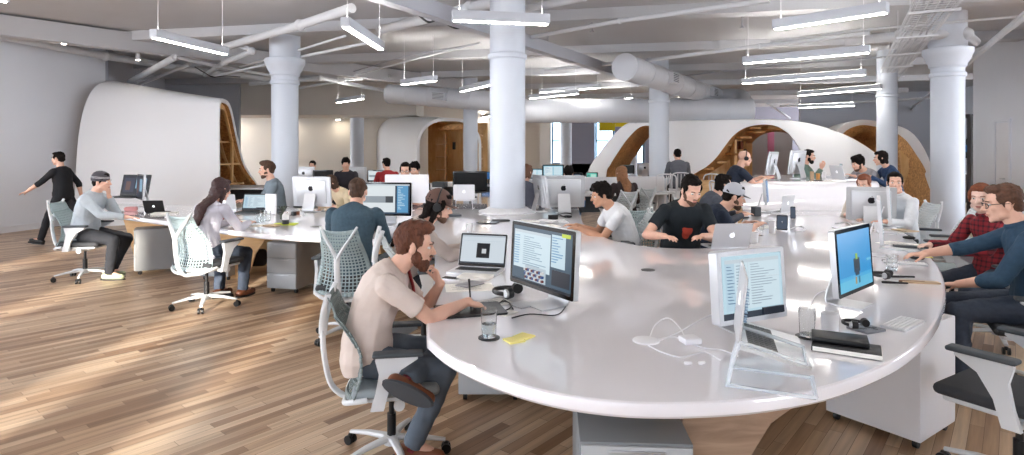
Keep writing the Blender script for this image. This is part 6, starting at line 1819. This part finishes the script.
# 19 black t-shirt
loc = (1.60, 5.72, 0); rz = rzf(.10, -1)
person('man in black t-shirt with red head print, typing on a silver laptop', loc, rz, s=1.06, hip=.56, lean=12, curve=12, yaw=6, pitch=-26, hl=(-.02, .46, .80), hr=(.30, .42, .80), pl=(-1, -.2, -1), pr=(1, -.2, -1), topm=cloth('black_tee', (24, 32, 38)), top='tee', sleeve=.62,
       hair='short', hairm=H_dk, beard='short', beardm=H_br, vox=.0072, legm=djeans, logo=[(0, .03, .048, 1.25), (.012, -.02, .034, 1.2)])
# 20 cap man
loc = (1.93, 6.15, 0); rz = rzf(1, -.12)
person('man in grey and white cap and navy top, facing right at the inner desk edge', loc, rz, s=1.03, hip=.52, lean=20, curve=14, yaw=-2, pitch=-14, hl=(-.10, .46, .82), hr=(.10, .50, .82), topm=cloth('navy', (30, 40, 58)), top='long', sleeve=.55, hair='short', hairm=H_dk, hat='pale_cap', hatm=mat('cap_pale', (178, 180, 188), .8), beard='short', vox=.008, legm=djeans)
# 21 dark hair person
loc = (2.42, 7.6, 0); rz = rzf(1, -.1)
person('dark-haired person in grey top just behind the man in the cap', loc, rz, s=1.0, hip=.56, lean=14, curve=12, pitch=-10, hl=(-.12, .46, .80), hr=(.14, .46, .80), topm=cloth('char', (74, 78, 88)), top='long', hair='bob', hairm=H_dk, vox=.010, legm=djeans)
# 22 bald
loc = (3.42, 9.35, 0); rz = rzf(1, -.05)
person('bald man with headphones in navy t-shirt at the raised desk', loc, rz, s=1.0, hip=.84, lean=10, curve=10, pitch=-10, hl=(-.14, .50, 1.17), hr=(.14, .50, 1.17), topm=cloth('navy_tee', (34, 42, 58)), top='tee', hair='none', phones=True, beard=None, vox=.009, legm=djeans, fl=(-.1, .3, .32), fr=(.1, .3, .32), hairm=H_br)
stool('tall white stool under the bald man', 3.38, 9.33, (1, 0))
# 23 back view on stool
loc = (3.62, 13.0, 0); rz = rzf(.12, 1)
person('man in grey shirt seen from behind on a tall stool before the white wave', loc, rz, s=1.02, hip=.84, lean=14, curve=8, pitch=-6, hl=(-.14, .44, 1.1), hr=(.14, .44, 1.1), topm=cloth('grey_shirt', (96, 98, 106)), top='long', hair='short', hairm=H_dk, vox=.012, legm=djeans, face=False, fl=(-.1, .3, .32), fr=(.1, .3, .32))
# 24 green
loc = (5.36, 11.2, 0); rz = rzf(.8, -.6)
person('bearded man in green shirt at the back of the raised desk, hands raised', loc, rz, s=1.0, hip=.84, lean=8, curve=8, pitch=-8, hl=(-.08, .36, 1.26), hr=(.08, .38, 1.26), hdl=(0, .4, 1), hdr=(0, .4, 1), nl=(1, 0, 0), nr=(-1, 0, 0), topm=cloth('green', (110, 134, 124)), top='long', hair='short', hairm=H_dk, beard='full', vox=.010, legm=djeans, fl=(-.1, .3, .32), fr=(.1, .3, .32))
# 25, 26
loc = (6.02, 10.0, 0); rz = rzf(-1, -.25)
person('curly-haired man in grey shirt bent over the right end of the raised desk', loc, rz, s=1.0, hip=.80, lean=18, curve=14, pitch=-20, hl=(-.12, .48, 1.17), hr=(.14, .48, 1.17), topm=cloth('heather', (150, 150, 156)), top='long', hair='curly', hairm=H_dk, beard='short', vox=.010, legm=djeans, fl=(-.1, .3, .32), fr=(.1, .3, .32))
loc = (6.22, 9.75, 0); rz = rzf(-1, .1)
person('dark-haired woman in navy sweater at the right end of the raised desk', loc, rz, s=1.0, hip=.84, lean=10, curve=12, pitch=-8, yaw=-15, hl=(-.12, .44, 1.17), hr=(.14, .42, 1.17), topm=cloth('blue_navy', (40, 62, 96)), top='long', hair='bob', hairm=H_dk, female=True, vox=.010, legm=djeans, fl=(-.1, .3, .32), fr=(.1, .3, .32))
# 27, 28
loc = (4.62, 7.75, 0); rz = rzf(-.75, -.65)
person('ginger-haired person half hidden behind the white-shirted man', loc, rz, s=.98, hip=.56, lean=10, curve=10, pitch=-14, topm=cloth('beige2', (200, 190, 180)), top='long', hair='short', hairm=H_rd, vox=.010, legm=djeans, hl=(-.14, .42, .8), hr=(.14, .42, .8))
loc = (4.55, 7.0, 0); rz = rzf(-1, -.35)
person('man in white shirt at the right rim looking towards the viewer', loc, rz, s=1.0, hip=.57, lean=4, curve=10, yaw=42, pitch=-2, topm=cloth('white_shirt', (226, 230, 236), .02), top='shirt', hair='short', hairm=H_dk, vox=.0085, legm=djeans, hl=(-.14, .44, .8), hr=(.14, .44, .8))
# 29 red haired woman
def plaid_mat():
    m = mat('plaid_red', (126, 40, 46), .85); nt = m.node_tree; b = nt.nodes['Principled BSDF']
    tc = nt.nodes.new('ShaderNodeTexCoord'); s = nt.nodes.new('ShaderNodeSeparateXYZ'); nt.links.new(tc.outputs['Object'], s.inputs[0])
    outs = []
    for a in ('X', 'Z'):
        mu = nt.nodes.new('ShaderNodeMath'); mu.operation = 'MULTIPLY'; mu.inputs[1].default_value = 150; nt.links.new(s.outputs[a], mu.inputs[0])
        sn = nt.nodes.new('ShaderNodeMath'); sn.operation = 'SINE'; nt.links.new(mu.outputs[0], sn.inputs[0])
        gt = nt.nodes.new('ShaderNodeMath'); gt.operation = 'GREATER_THAN'; gt.inputs[1].default_value = .45; nt.links.new(sn.outputs[0], gt.inputs[0]); outs.append(gt)
    ad = nt.nodes.new('ShaderNodeMath'); ad.operation = 'ADD'; nt.links.new(outs[0].outputs[0], ad.inputs[0]); nt.links.new(outs[1].outputs[0], ad.inputs[1])
    dv = nt.nodes.new('ShaderNodeMath'); dv.operation = 'MULTIPLY'; dv.inputs[1].default_value = .5; nt.links.new(ad.outputs[0], dv.inputs[0])
    mx = nt.nodes.new('ShaderNodeMix'); mx.data_type = 'RGBA'; nt.links.new(dv.outputs[0], mx.inputs['Factor'])
    mx.inputs[6].default_value = (*srgb((146, 40, 50)), 1); mx.inputs[7].default_value = (*srgb((62, 30, 40)), 1)
    nt.links.new(mx.outputs[2], b.inputs['Base Color']); return m
loc = (4.0, 4.98, 0); rz = rzf(-1, -.12)
person('red-haired woman in dark red plaid shirt at the right rim', loc, rz, s=1.0, hip=.56, lean=3, curve=12, yaw=34, pitch=-6, hl=(-.06, .44, .79), hr=(.20, .40, .79), topm=plaid_mat(), top='shirt', hair='pulled', hairm=H_rd, female=True, skin=M_skin2, vox=.0072, legm=jeans)
# 30 man with glasses
loc = (3.42, 3.90, 0); rz = rzf(-.86, .50)
person('man with glasses in dark blue shirt reaching to his keyboard at the right rim', loc, rz, s=1.04, hip=.56, lean=6, curve=12, yaw=8, pitch=-10, hl=(-.02, .40, .66), hr=(.0, .70, .80), pl=(-.6, -.2, -1), pr=(.6, -.6, -.6), topm=cloth('denim_blue', (44, 70, 92), .1, 30), top='shirt', sleeve=.45, hair='short', hairm=mat('hair_mid_brown', (84, 54, 38), .7, noise_amt=.3, nscale=60), glasses=True, vox=.006, legm=jeans, fl=(-.1, .40, .09), fr=(.12, .36, .09))
